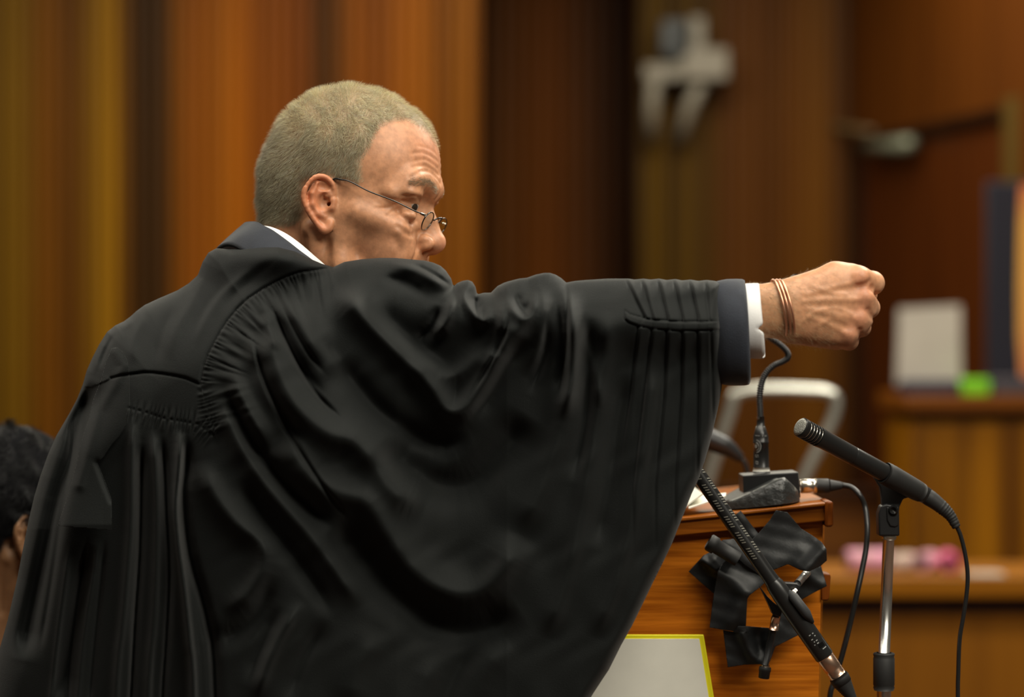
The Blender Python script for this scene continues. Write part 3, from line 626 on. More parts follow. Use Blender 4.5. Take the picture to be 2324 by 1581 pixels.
# ---------------------------------------------------------------- implicit sculpting (mm)
class Field:
    def __init__(s, lo, hi, h):
        s.lo = np.array(lo, float); s.h = h; s.n = (np.ceil((np.array(hi)-s.lo)/h)).astype(int)+1
        s.a = np.full(tuple(s.n), 60.0, np.float32)
        s.ax = [(s.lo[i]+h*np.arange(s.n[i])).astype(np.float32) for i in range(3)]
    def win(s, lo, hi):
        sl = []
        for i in range(3):
            a = int(max(0, math.floor((lo[i]-s.lo[i])/s.h))); b = int(min(s.n[i], math.ceil((hi[i]-s.lo[i])/s.h)+1)); sl.append(slice(a, max(a, b)))
        sl = tuple(sl); x = s.ax[0][sl[0]][:, None, None]; y = s.ax[1][sl[1]][None, :, None]; z = s.ax[2][sl[2]][None, None, :]
        return sl, x, y, z
    def uni(s, sl, d, k):
        a = s.a[sl]
        if k > 0:
            hh = np.maximum(k-np.abs(a-d), 0)/k; s.a[sl] = np.minimum(a, d)-hh*hh*k*.25
        else: s.a[sl] = np.minimum(a, d)
    def sub(s, sl, d, k):
        a = s.a[sl]; d = -d
        hh = np.maximum(k-np.abs(a-d), 0)/max(k, 1e-6); s.a[sl] = np.maximum(a, d)+hh*hh*k*.25
    def ell(s, c, r, k=4, op='u', rot=None):
        m = max(r)+k+5; c = np.array(c, float)
        sl, x, y, z = s.win(c-m, c+m); x = x-c[0]; y = y-c[1]; z = z-c[2]
        if rot is not None:
            R = np.array(rot, float)   # rows: local axes
            x, y, z = R[0, 0]*x+R[0, 1]*y+R[0, 2]*z, R[1, 0]*x+R[1, 1]*y+R[1, 2]*z, R[2, 0]*x+R[2, 1]*y+R[2, 2]*z
        k0 = np.sqrt((x/r[0])**2+(y/r[1])**2+(z/r[2])**2); k1 = np.sqrt((x/r[0]**2)**2+(y/r[1]**2)**2+(z/r[2]**2)**2)+1e-6
        d = k0*(k0-1)/k1
        (s.uni if op == 'u' else s.sub)(sl, d.astype(np.float32), k)
    def cap(s, a, b, ra, rb=None, k=4, op='u'):
        rb = ra if rb is None else rb; a = np.array(a, float); b = np.array(b, float); m = max(ra, rb)+k+5
        sl, x, y, z = s.win(np.minimum(a, b)-m, np.maximum(a, b)+m); d = b-a; L2 = (d**2).sum()+1e-9
        t = np.clip(((x-a[0])*d[0]+(y-a[1])*d[1]+(z-a[2])*d[2])/L2, 0, 1)
        r = np.sqrt((x-a[0]-t*d[0])**2+(y-a[1]-t*d[1])**2+(z-a[2]-t*d[2])**2)-(ra+(rb-ra)*t)
        (s.uni if op == 'u' else s.sub)(sl, r.astype(np.float32), k)
    def chain(s, pts, rs, k=4, op='u'):
        for i in range(len(pts)-1): s.cap(pts[i], pts[i+1], rs[i], rs[i+1], k, op)
    def at(s, p):
        i = np.clip(((p-s.lo)/s.h), 0, s.n-1.001); j = i.astype(int); t = i-j; v = 0
        for a in (0, 1):
            for b in (0, 1):
                for c in (0, 1): v = v+s.a[j[0]+a, j[1]+b, j[2]+c]*abs(1-a-t[0])*abs(1-b-t[1])*abs(1-c-t[2])
        return v
    def snap(s, p, d):
        """slide p along d onto the surface"""
        best = None; t = 18.0; last = s.at(p+d*t)
        while t > -22:
            t -= .7; v = s.at(p+d*t)
            if last >= 0 > v: return p+d*(t+.7*(-v)/(last-v+1e-9))
            last = v
        return p
    snapdir = None
    def carve(s, pts, w, amp, snap=True):
        """+amp sinks a soft groove round the 3-D curve, -amp raises a ridge"""
        p = catmull(pts, max(8, len(pts)*5)); m = 3*w
        if snap and s.snapdir:
            q = []
            for v in p:
                d = s.snapdir(v); d = d/np.linalg.norm(d); q.append(s.snap(v, d))
            p = np.array(q); k_ = p.copy(); k_[1:-1] = (p[:-2]+2*p[1:-1]+p[2:])/4; p = k_
        sl, x, y, z = s.win(p.min(0)-m, p.max(0)+m)
        d2 = None
        for a, b in zip(p[:-1], p[1:]):
            d = b-a; L2 = (d**2).sum()+1e-9
            t = np.clip(((x-a[0])*d[0]+(y-a[1])*d[1]+(z-a[2])*d[2])/L2, 0, 1)
            q = (x-a[0]-t*d[0])**2+(y-a[1]-t*d[1])**2+(z-a[2]-t*d[2])**2
            d2 = q if d2 is None else np.minimum(d2, q)
        s.a[sl] += (amp*np.exp(-d2/(w*w))).astype(np.float32)
    def mesh(s):
        a = s.a; ins = a < 0; nx, ny, nz = a.shape
        c = np.zeros((nx-1, ny-1, nz-1), np.int8)
        for i in (0, 1):
            for j in (0, 1):
                for k in (0, 1): c += ins[i:nx-1+i, j:ny-1+j, k:nz-1+k]
        act = (c > 0) & (c < 8); I, J, K = np.nonzero(act); n = len(I)
        acc = np.zeros((n, 3)); cnt = np.zeros(n)
        cor = [(i, j, k) for i in (0, 1) for j in (0, 1) for k in (0, 1)]
        for u in range(8):
            for v in range(u+1, 8):
                du = np.subtract(cor[v], cor[u])
                if np.abs(du).sum() != 1: continue
                au = a[I+cor[u][0], J+cor[u][1], K+cor[u][2]]; av = a[I+cor[v][0], J+cor[v][1], K+cor[v][2]]
                m = (au < 0) != (av < 0); t = np.where(m, au/(au-av+1e-12), 0)
                acc += m[:, None]*(np.array(cor[u])+t[:, None]*du); cnt += m
        V = s.lo+s.h*(np.stack([I, J, K], 1)+acc/cnt[:, None])
        idx = -np.ones(c.shape, np.int64); idx[I, J, K] = np.arange(n); F = []
        for ax_ in range(3):
            o = [0, 0, 0]; o[ax_] = 1
            A = ins[:nx-o[0], :ny-o[1], :nz-o[2]]; B = ins[o[0]:, o[1]:, o[2]:]
            ch = A != B; p = np.nonzero(ch); p = [q for q in p]
            b1, b2 = [q for q in range(3) if q != ax_]
            ok = (p[b1] > 0) & (p[b2] > 0) & (p[b1] < a.shape[b1]-1) & (p[b2] < a.shape[b2]-1); p = [q[ok] for q in p]
            def at(d1, d2):
                q = [x.copy() for x in p]; q[b1] = q[b1]+d1; q[b2] = q[b2]+d2; return idx[q[0], q[1], q[2]]
            f = np.stack([at(-1, -1), at(0, -1), at(0, 0), at(-1, 0)], 1)
            fl = A[p[0], p[1], p[2]]
            if ax_ == 1: fl = ~fl
            f[~fl] = f[~fl][:, ::-1]; F.append(f)
        F = np.concatenate(F); F = F[(F >= 0).all(1)]
        return V, F
def smoothmesh(V, F, it=1, lam=.5):
    e = np.concatenate([F[:, [0, 1]], F[:, [1, 2]], F[:, [2, 3]], F[:, [3, 0]]])
    for _ in range(it):
        S = np.zeros_like(V); c = np.zeros(len(V))
        for k in range(3): S[:, k] = np.bincount(e[:, 0], V[e[:, 1], k], len(V))+np.bincount(e[:, 1], V[e[:, 0], k], len(V))
        c = np.bincount(e[:, 0], minlength=len(V))+np.bincount(e[:, 1], minlength=len(V))
        V = V+lam*(S/c[:, None]-V)
    return V
def vnormals(V, F):
    n = np.cross(V[F[:, 2]]-V[F[:, 0]], V[F[:, 3]]-V[F[:, 1]]); N = np.zeros_like(V)
    for k in range(4):
        for j in range(3): N[:, j] += np.bincount(F[:, k], n[:, j], len(V))
    return N/(np.linalg.norm(N, axis=1)[:, None]+1e-12)
# ---------------------------------------------------------------- head, local mm: X face, Y his left (far side), Z up, origin between the ear canals
def head_field(h=1.4, neck=True, ears=True):
    f = Field((-124, -104, -152), (136, 104, 152), h); f.snapdir = lambda v: v-np.array([10, 0, min(max(v[2], -30), 60)*.8])
    f.ell((-8, 0, 56), (97, 75, 93), 4); f.ell((38, 0, 58), (57, 60, 70), 16); f.ell((-56, 0, 34), (52, 62, 58), 16)
    f.ell((20, 0, 4), (66, 68, 60), 16)
    f.ell((53, 0, -18), (40, 48, 48), 16); f.ell((46, 0, -58), (44, 42, 34), 14); f.ell((78, 0, -78), (15, 20, 14), 12)
    for s in (-1, 1):
        f.cap((6, s*54, -4), (14, s*52, -56), 15, 14, 16); f.cap((14, s*52, -56), (82, s*14, -80), 13, 12, 16)
        f.cap((26, s*64, 4), (72, s*48, -6), 8, 12, 14); f.ell((64, s*36, -34), (28, s and 22, 30), 16)
        f.cap((90, s*8, 47), (77, s*42, 50), 9, 7.6, 16); f.cap((77, s*42, 50), (63, s*56, 32), 7.6, 6, 16)
        f.ell((97, s*32, 26), (20, 17, 15), 9, 's')
        f.ell((72.5, s*33, 24), (14.0, 15.5, 14.0), 5)
        f.ell((80, s*40, 36), (10, 17, 7), 8)
    f.ell((91, 0, 46), (9, 16, 11), 10)
    # nose
    f.cap((84, 0, 32), (94, 0, 8), 6, 8, 8); f.cap((94, 0, 8), (105, 0, -9), 8, 10.5, 8); f.cap((85, 0, 12), (93, 0, -12), 12, 13, 10)
    f.ell((106, 0, -13), (10.5, 10.5, 10), 5)
    for s in (-1, 1):
        f.ell((94, s*15.5, -15), (13.5, 7.8, 9.5), 3.5); f.carve([(80, s*20, -22), (80, s*21.5, -14), (84, s*21, -6), (92, s*18, -3)], 2.8, 2.2)
        f.ell((98, s*9.5, -24.5), (9, 5.4, 5.6), 2, 's')
    f.cap((92, 0, -24), (105, 0, -21), 4, 4.6, 4)
    # mouth
    f.ell((83, 0, -36), (13, 28, 17), 10); f.cap((92, 8, -43), (85, 26, -46), 6.5, 4, 6); f.cap((92, -8, -43), (85, -26, -46), 6.5, 4, 6)
    f.cap((90, 6, -54), (84, 20, -52), 6.5, 4, 6); f.cap((90, -6, -54), (84, -20, -52), 6.5, 4, 6)
    f.carve([(92, 28, -49), (98, 14, -48), (101, 0, -47.5), (98, -14, -48), (92, -28, -49)], 2.5, 2.5)
    for s in (-1, 1):
        # eyelids: sharp slit, crease, bag, crow's feet
        f.ell((88, s*34, 20.6), (9, 12.5, 1.9), 1.2, 's')
        f.carve([(72, s*52, 25), (80, s*46, 24), (86, s*36, 22.5), (87, s*24, 20)], 1.8, 1.6)
        f.carve([(70, s*54, 30), (79, s*47, 32), (85, s*36, 31), (86, s*26, 28)], 1.8, 1.6)
        f.carve([(72, s*54, 15), (80, s*49, 8), (87, s*39, 3), (90, s*27, 8)], 2.2, 2.0)
        f.ell((79, s*41, 11), (9, 12, 6), 5)
        f.carve([(70, s*58, 20), (62, s*62, 15), (54, s*66, 12)], 1.6, 1.0); f.carve([(69, s*58, 25), (60, s*63, 25), (52, s*67, 28)], 1.6, 1.0)
        f.carve([(70, s*58, 14), (62, s*62, 6)], 1.6, 1.0)
        f.carve([(70, s*56, -4), (78, s*50, -9), (86, s*40, -10), (92, s*28, -5)], 3.0, 1.7)
        f.carve([(100, s*22, -14), (96, s*30, -28), (88, s*38, -44), (82, s*38, -60)], 3.6, 2.3)     # nasolabial
        f.carve([(74, s*60, -18), (78, s*53, -30), (70, s*54, -48), (66, s*50, -62)], 5, 1.4)
        f.carve([(60, s*64, 22), (52, s*68, 26)], 2, .8); f.carve([(60, s*64, 14), (50, s*69, 12)], 2, .8)
        # forehead wrinkles
        f.carve([(99, s*8, 72), (96, s*22, 75), (90, s*36, 78), (82, s*48, 74)], 1.7, 1.0)
        f.carve([(99, s*6, 80), (95, s*24, 84), (88, s*38, 86), (78, s*50, 82)], 1.7, .9); f.carve([(99, s*8, 64), (96, s*24, 69), (90, s*38, 70), (80, s*52, 65)], 1.8, 1.2)
        f.carve([(98, s*8, 88), (92, s*26, 93), (82, s*42, 93)], 1.8, .6)
        f.carve([(101, s*7, 55), (98, s*18, 62), (92, s*30, 64.5), (84, s*44, 61), (76, s*54, 52)], 2.4, 1.3)
        f.carve([(102, s*7, 55), (102, s*7.5, 46), (101, s*8, 36)], 2.0, 2.0)
        f.ell((66, s*60, 40), (16, 8, 14), 10, 's') if False else None
    if neck:
        f.cap((-46, 0, -4), (-44, 0, -112), 54, 56, 18)
        f.cap((10, 0, -70), (-20, 0, -130), 44, 56, 20)
        for s in (-1, 1):
            f.cap((-20, s*60, -22), (-2, s*34, -120), 13, 12, 12)
            f.carve([(-2, s*66, -34), (8, s*60, -60), (4, s*58, -95)], 6, 2.6)
            f.carve([(-26, s*66, -34), (-26, s*64, -64), (-20, s*64, -100)], 5, 2.6)
    if ears:
        for s in (-1, 1):
            def E(x, z, o=0): x = x*.84; z = z*.84+9; x = x-1; return (x, s*(72.5-.42*(x-2)+o*.84), z)
            hel = [(1, 16), (-3, 25), (-12, 31.5), (-22, 31), (-31, 23), (-35, 11), (-34, -2), (-28, -13), (-19, -24), (-10, -33), (-3, -37), (2, -33), (3.5, -25)]
            H = catmull([E(*p) for p in hel], 26); R = np.interp(np.linspace(0, 1, 26), [0, .1, .5, .72, .85, 1], [2.0, 2.7, 2.8, 3.0, 4.4, 3.6])
            # thin back plate
            R3 = np.array([[1, s*.42, 0], [-s*.42, 1, 0], [0, 0, 1]]); R3[0] /= np.linalg.norm(R3[0]); R3[1] /= np.linalg.norm(R3[1])
            R3 = np.array([[.92, -s*.39, 0], [s*.39, .92, 0], [0, 0, 1]])
            f.ell(E(-15, 2, -4.0), (16.5, 3.2, 24), 4.5, rot=R3)
            f.cap(E(-10, -8, -8), E(-12, 14, -8), 7.5, 7.5, 6)
            f.chain([tuple(p) for p in H], list(R), 2.2)
            f.chain([E(-21, 22, -.5), E(-25, 8, 0), E(-23, -6, 0), E(-15, -17, -.5), E(-6, -20, -1)], [2.2, 2.7, 2.9, 2.9, 2.5], 2.8)
            f.ell(E(-9, 0, 1.5), (7, 6, 9.5), 2.6, 's', rot=R3)
            f.ell(E(-13, 19, 0), (7, 2.6, 4.2), 2.4, 's', rot=R3)
            f.cap(E(2, 4, 0), E(2, -6, .5), 3.4, 3.7, 3.4)
            f.cap(E(1, 12, -1), E(-8, 8, -1.5), 2.4, 2, 2)
            f.cap(E(-1, -2, -2), E(-6, -2, -10), 2.6, 2, 3, 's'); f.ell(E(-4, -25, -3.5), (8, 3.2, 9), 3, rot=R3)
            f.carve([E(-26, -20, -12), E(-33, 4, -14), E(-24, 28, -14)], 4, 1.5)
    return f
def basis(theta, phi, rho, s):
    c, sn = math.cos, math.sin
    fw = np.array([c(phi)*c(theta), -c(phi)*sn(theta), -sn(phi)]); l0 = np.array([sn(theta), c(theta), 0]); u0 = np.cross(fw, l0)
    l = l0*c(rho)-u0*sn(rho); u = u0*c(rho)+l0*sn(rho)
    return np.stack([fw, l, u], 0)*s*.001      # rows: images of local axes (m per mm)
def to_px(W):
    D = W[:, 1]-CAMY
    return CX+W[:, 0]/D*FPX, CYP-(W[:, 2]-CAMZ)/D*FPX
def hair_strands(roots, dirs, nrm, length, width, droop, cols, segs=3):
    """thin three-sided tapering strands"""
    n = len(roots); t = np.linspace(0, 1, segs+1)
    side = np.cross(dirs, nrm); side /= np.linalg.norm(side, axis=1)[:, None]+1e-9; up = np.cross(side, dirs)
    V = np.zeros((n, segs*3+1, 3)); 
    for i, tt in enumerate(t):
        c = roots+dirs*(length*tt)[:, None]+droop*(length*tt*tt)[:, None]
        if i == segs: V[:, -1] = c; continue
        w = width*(1-.6*tt)
        for k in range(3):
            a = 2*np.pi*k/3; V[:, i*3+k] = c+w[:, None]*(math.cos(a)*side+math.sin(a)*up) if hasattr(w, '__len__') else c+w*(math.cos(a)*side+math.sin(a)*up)
    T = []
    for i in range(segs-1):
        for k in range(3):
            l = (k+1) % 3; T += [(i*3+k, i*3+l, (i+1)*3+l), (i*3+k, (i+1)*3+l, (i+1)*3+k)]
    for k in range(3): T.append(((segs-1)*3+k, (segs-1)*3+(k+1) % 3, segs*3))
    T = np.array(T); m = segs*3+1
    F = (T[None]+np.arange(n)[:, None, None]*m).reshape(-1, 3)
    C = np.repeat(cols, m, axis=0)
    return V.reshape(-1, 3), F, C
def sample_faces(V, F, mask, n):
    tri = np.concatenate([F[:, [0, 1, 2]], F[:, [0, 2, 3]]]); tri = tri[mask[tri].all(1)]
    ar = np.linalg.norm(np.cross(V[tri[:, 1]]-V[tri[:, 0]], V[tri[:, 2]]-V[tri[:, 0]]), axis=1); p = ar/ar.sum()
    k = rng.choice(len(tri), n, p=p); a, b = rng.random(n), rng.random(n); m = a+b > 1; a[m] = 1-a[m]; b[m] = 1-b[m]
    w = np.stack([1-a-b, a, b], 1); return tri[k], w
# ---------------------------------------------------------------- the man in the gown
HS = 1.05
HB = basis(math.radians(11.5), math.radians(9.5), math.radians(3), HS)
HO = np.array(P(751, 479, -.012))-np.array([0, -74, 0])@HB       # world place of the head origin
def hw(p): return np.asarray(p, float).reshape(-1, 3)@HB+HO
man = thing('person', 'man in black gown with arm stretched out, grey cropped hair and half-moon glasses', 'person', (P(500, 0, .05).x, .05, 0))
HV, HF = head_field(1.4).mesh(); HV = smoothmesh(HV, HF, 1, .4)
def near_px(L):
    q = L.copy(); q[:, 1] = -np.abs(q[:, 1]); return to_px(q@HB+HO)
HAIRPOLY = [(1004, 350), (996, 352), (988, 330), (970, 308), (950, 292), (925, 278), (905, 276), (885, 281), (868, 290), (856, 305), (848, 325), (838, 345), (826, 365), (826, 388), (830, 412), (812, 420), (790, 414), (765, 412), (742, 404), (715, 404), (695, 412), (690, 440), (694, 480), (688, 500), (670, 512), (645, 519), (610, 520), (560, 512), (500, 400), (560, 150), (900, 100), (1040, 250)]
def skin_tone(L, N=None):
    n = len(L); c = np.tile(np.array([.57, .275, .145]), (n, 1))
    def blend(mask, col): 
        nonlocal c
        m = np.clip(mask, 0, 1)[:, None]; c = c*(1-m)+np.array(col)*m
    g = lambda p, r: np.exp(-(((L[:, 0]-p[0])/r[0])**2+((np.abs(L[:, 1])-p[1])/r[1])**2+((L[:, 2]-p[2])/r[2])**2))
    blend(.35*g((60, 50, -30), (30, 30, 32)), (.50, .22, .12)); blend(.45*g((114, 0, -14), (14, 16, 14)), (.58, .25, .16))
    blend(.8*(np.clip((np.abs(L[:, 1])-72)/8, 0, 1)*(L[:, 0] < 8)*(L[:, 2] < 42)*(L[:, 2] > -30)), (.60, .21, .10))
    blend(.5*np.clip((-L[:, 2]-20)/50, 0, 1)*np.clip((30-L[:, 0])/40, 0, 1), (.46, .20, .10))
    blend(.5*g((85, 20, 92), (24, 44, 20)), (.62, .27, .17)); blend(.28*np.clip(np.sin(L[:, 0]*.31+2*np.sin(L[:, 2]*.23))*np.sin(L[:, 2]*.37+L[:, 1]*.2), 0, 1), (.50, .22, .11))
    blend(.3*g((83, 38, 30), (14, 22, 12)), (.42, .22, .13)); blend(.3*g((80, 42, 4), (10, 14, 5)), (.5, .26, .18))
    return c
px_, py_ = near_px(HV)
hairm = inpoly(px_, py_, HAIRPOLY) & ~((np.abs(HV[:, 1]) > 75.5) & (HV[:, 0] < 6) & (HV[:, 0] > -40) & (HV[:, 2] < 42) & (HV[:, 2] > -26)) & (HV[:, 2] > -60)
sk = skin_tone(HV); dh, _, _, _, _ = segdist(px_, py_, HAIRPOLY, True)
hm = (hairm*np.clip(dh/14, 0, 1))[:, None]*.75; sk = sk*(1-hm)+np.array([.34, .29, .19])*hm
parts_V = [hw(HV)]; parts_F = [HF]; parts_C = [sk]
# ---- fist and forearm: mm frame at the hand
HY = -.115; KH = FPX/(HY-CAMY)/1000     # px per mm
def hp(px, py, y=0): return ((px-1800)/KH, y, -(py-700)/KH)
h0 = np.array(P(1800, 700, HY))
f = Field((-75, -34, -62), (116, 92, 62), 1.0); f.snapdir = lambda v: np.array([.25, -1.0, 0])
# forearm and wrist
for z in (686, 726): f.cap(hp(1640, z, 10), hp(1790, z+(-3 if z < 700 else 0), 6), 23, 17.5, 14)
f.ell(hp(1775, 702, 7), (34, 21, 31), 8)
# metacarpals
mc_ = [((1800, 664), (1951, 632), 15, 13.5), ((1802, 686), (1960, 679), 15, 12.5), ((1802, 710), (1946, 727), 15, 12), ((1804, 736), (1921, 764), 15, 11.5)]
for (a, b, ra, rb) in mc_: f.cap(hp(*a, 8), hp(*b, 4), ra, rb, 12)
f.ell(hp(1880, 702, 9), (54, 20, 36), 14)
for a, b, y in (((1805, 745), (1905, 768), 24),): f.cap(hp(*a, 14), hp(*b, y), 14, 12.5, 14)
f.cap(hp(1826, 662, 13), hp(1900, 630, 14), 17, 17, 12); f.cap(hp(1900, 630, 14), hp(1935, 625, 14), 16, 13, 10)
# fingers: knuckle - middle joint - end joint - tip, closed round the palm
fing = [((1951, 632, 3), (1986, 641, 20), (1966, 654, 44), (1936, 662, 40), 12.8, 13.2, 11, 9.5),
        ((1960, 679, 2), (1979, 697, 22), (1956, 700, 46), (1926, 700, 42), 11.8, 11.8, 10, 9),
        ((1946, 727, 4), (1960, 742, 24), (1936, 742, 46), (1908, 736, 42), 11.2, 11.3, 9.8, 8.6),
        ((1921, 764, 8), (1934, 773, 27), (1914, 772, 46), (1890, 764, 42), 10.4, 10.6, 9, 8)]
for a, b, c_, d_, r0, r1, r2, r3 in fing:
    f.cap(hp(*a), hp(*b), r0, r1, 5); f.cap(hp(*b), hp(*c_), r1, r2, 2.5); f.cap(hp(*c_), hp(*d_), r2, r3, 2.5)
# thumb lies behind, closing on the index finger
f.cap(hp(1812, 672, 22), hp(1897, 622, 34), 15, 11.5, 12); f.cap(hp(1897, 622, 34), hp(1938, 620, 50), 11.2, 10.5, 6); f.cap(hp(1938, 620, 50), hp(1976, 655, 56), 10.5, 8.5, 4); f.cap(hp(1976, 655, 56), hp(1990, 668, 44), 8.5, 7, 3)
f.ell(hp(1900, 612, 26), (10, 10, 8), 6)
# creases between the fingers, knuckle bumps, tendons and veins
for p in ([(2016, 668, 12), (1994, 670, 8), (1984, 664, -2), (1982, 652, -8)], [(2003, 722, 14), (1982, 721, 6), (1972, 714, -4), (1968, 705, -8)], [(1976, 766, 16), (1958, 764, 8), (1950, 758, -2), (1948, 750, -6)]):
    f.carve([hp(*q_) for q_ in p], 3.2, 2.6)
for (x, y) in ((1953, 628), (1962, 672), (1950, 722), (1926, 758)): f.ell(hp(x, y, -4), (8, 6.5, 7), 6)
for p in ([(1826, 668, -9), (1890, 652, -10), (1940, 640, -10)], [(1820, 684, -9), (1880, 680, -10), (1945, 680, -10)], [(1826, 702, -9), (1880, 712, -9), (1935, 722, -9)], [(1830, 718, -8), (1875, 736, -8), (1912, 755, -6)]):
    f.carve([hp(*q_) for q_ in p], 3.8, -.85)
for p in ([(1840, 694, -10), (1880, 696, -10), (1930, 700, -10)], [(1850, 720, -9), (1890, 735, -9), (1920, 745, -8)], [(1860, 664, -10), (1920, 655, -10), (1945, 655, -9)]):
    f.carve([hp(*q_) for q_ in p], 6, .45)
for p in ([(1820, 728, -9), (1850, 706, -11), (1895, 700, -11), (1928, 712, -10)], [(1850, 740, -8), (1885, 722, -10), (1915, 730, -9)], [(1840, 650, -8), (1880, 664, -10), (1915, 668, -11)]):
    f.carve([hp(*q_) for q_ in p], 2.8, -.55)
f.carve([hp(1946, 650, -8), hp(1962, 646, -10), hp(1972, 640, -6)], 3.5, 2.2); f.carve([hp(1972, 625, -2), hp(1975, 645, -4), hp(1973, 660, -4)], 4, 1.0)
FV, FF = f.mesh(); FV = smoothmesh(FV, FF, 1, .5)
FW = FV*.001+h0
fx, fy = to_px(FW)
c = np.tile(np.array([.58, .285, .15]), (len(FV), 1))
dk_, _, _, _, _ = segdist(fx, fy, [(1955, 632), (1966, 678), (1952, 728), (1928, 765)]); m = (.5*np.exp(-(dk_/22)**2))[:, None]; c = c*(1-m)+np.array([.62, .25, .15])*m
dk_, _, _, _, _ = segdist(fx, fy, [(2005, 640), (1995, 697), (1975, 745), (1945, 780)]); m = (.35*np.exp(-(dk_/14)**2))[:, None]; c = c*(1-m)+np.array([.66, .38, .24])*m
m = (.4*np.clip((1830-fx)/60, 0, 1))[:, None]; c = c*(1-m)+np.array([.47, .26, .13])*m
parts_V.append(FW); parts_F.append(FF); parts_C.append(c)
# ---- hidden trunk, arms and legs under the cloth, one coarse continuous mass
t_ = Field((-460, -160, -1250), (760, 330, 420), 12.0)
def tp_(px, py, y): q = P(px, py, y); return (q.x*1000, q.y*1000, (q.z-CAMZ)*1000)
t_.cap(tp_(690, 620, .075), tp_(580, 860, .09), 48, 66, 40); t_.cap(tp_(580, 860, .09), tp_(500, 1100, .08), 66, 100, 50); t_.cap(tp_(500, 1100, .08), tp_(470, 1500, .08), 110, 115, 50)
t_.cap(tp_(680, 790, .05), tp_(880, 745, -.05), 50, 32, 40); t_.cap(tp_(880, 745, -.05), tp_(1260, 735, -.085), 32, 30, 20); t_.cap(tp_(1260, 735, -.085), tp_(1700, 706, -.108), 30, 20, 16)
t_.cap(tp_(500, 800, .12), tp_(360, 1000, .12), 45, 38, 40); t_.cap(tp_(360, 1000, .12), tp_(420, 1450, .12), 42, 34, 20)
t_.cap(tp_(440, 1500, .05), tp_(430, 2900, .05), 80, 60, 30); t_.cap(tp_(520, 1500, .14), tp_(520, 2900, .14), 80, 60, 30)
TV, TF = t_.mesh()
parts_V.append(TV*.001+np.array([0, 0, CAMZ])); parts_F.append(TF); parts_C.append(np.tile(np.array([.58, .33, .2]), (len(TV), 1)))
off = np.cumsum([0]+[len(v) for v in parts_V]); 
M_skin = mat('skin', (.6, .34, .21), .46, spec=.42, bump=(420, .00012), var=(140, .16), attr='tone', sss=.15)
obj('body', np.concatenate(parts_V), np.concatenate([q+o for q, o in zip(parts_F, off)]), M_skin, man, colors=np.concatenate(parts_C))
# ---- eyes
M_eye = mat('eye white', (.42, .35, .29), .2); M_iris = mat('dark iris', (.035, .025, .018), .12)  # eye white darkened so the colour holds its shadow
for s in (-1, 1):
    cen = hw((73.2, s*33, 23.5))[0]; dr = hw((73.2+13, s*33-7, 20.5))[0]-cen; dr /= np.linalg.norm(dr)
    prof = [(0, .0005)]+[((1-math.cos(a))/2, .0142*math.sin(a)) for a in np.linspace(.2, 2.94, 14)]+[(1, .0005)]
    e = obj('eye', *turned(cen-dr*.0142, cen+dr*.0142, prof, 28), M_eye, man)
    prof = [((1-math.cos(a))/2, .0144*math.sin(a)) for a in np.linspace(2.80, 3.1, 6)]
    obj('iris', *turned(cen-dr*.0144, cen+dr*.0144, prof, 24), M_iris, e)
# ---- cropped hair
N_ = vnormals(HV, HF)
nh = 60000
hmask = hairm
tri, w = sample_faces(HV, HF, hmask, nh)
R0 = (HV[tri]*w[:, :, None]).sum(1); NN = (N_[tri]*w[:, :, None]).sum(1); NN /= np.linalg.norm(NN, axis=1)[:, None]
sx = np.sign(R0[:, 1]+1e-6); top = np.clip((R0[:, 2]-60)/50, 0, 1)
comb = np.stack([.55*top-.35*(1-top)+.25*np.clip(R0[:, 0]/60, -1, 1), .15*sx*top, -.75*(1-top)-.1], 1)
# locks: slow noise in the combing direction
ph = R0/9.0; comb[:, 0] += .35*np.sin(ph[:, 0]*1.3+ph[:, 2]*1.7+1.3*np.sin(ph[:, 2])); comb[:, 2] += .3*np.sin(ph[:, 0]*1.9-ph[:, 2]*1.1+ph[:, 1]); comb[:, 1] += .2*np.sin(ph[:, 0]*1.2+ph[:, 1]*2)
D_ = NN*.72+comb*.72+rng.normal(0, .22, (nh, 3)); D_ /= np.linalg.norm(D_, axis=1)[:, None]
rx_, ry_ = near_px(R0); de, _, _, _, _ = segdist(rx_, ry_, HAIRPOLY, True)
edge_ok = rng.random(nh) < np.clip(.12+de/24, 0, 1)
ln = (8.5+4.5*top+rng.normal(0, 1.6, nh)).clip(3, 16)*np.clip(.45+de/45, .45, 1)
g = rng.random(nh)**2.4
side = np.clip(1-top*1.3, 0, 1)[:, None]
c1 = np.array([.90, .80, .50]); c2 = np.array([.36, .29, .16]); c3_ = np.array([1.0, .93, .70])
cols = c1*(1-g[:, None])+c2*g[:, None]; mm = (rng.random(nh) < .22)[:, None]; cols = np.where(mm, c3_, cols); cols = np.minimum(cols*(1.1-.34*side), 1)  # sides are darker hair; top lightened to make up for weak light
W0 = hw(R0-NN*.3); Wd = D_@HB; Wn = NN@HB
sc_len = 1
W0, Wd, Wn, ln, cols = [q_[edge_ok] for q_ in (W0, Wd, Wn, ln, cols)]
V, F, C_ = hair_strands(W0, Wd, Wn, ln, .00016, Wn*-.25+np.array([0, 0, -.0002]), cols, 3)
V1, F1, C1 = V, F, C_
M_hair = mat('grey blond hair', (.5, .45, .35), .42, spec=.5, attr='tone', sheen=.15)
hr = obj('hair', V, F, M_hair, man, colors=C_); hr['label'] = 'short cropped grey-blond hair'
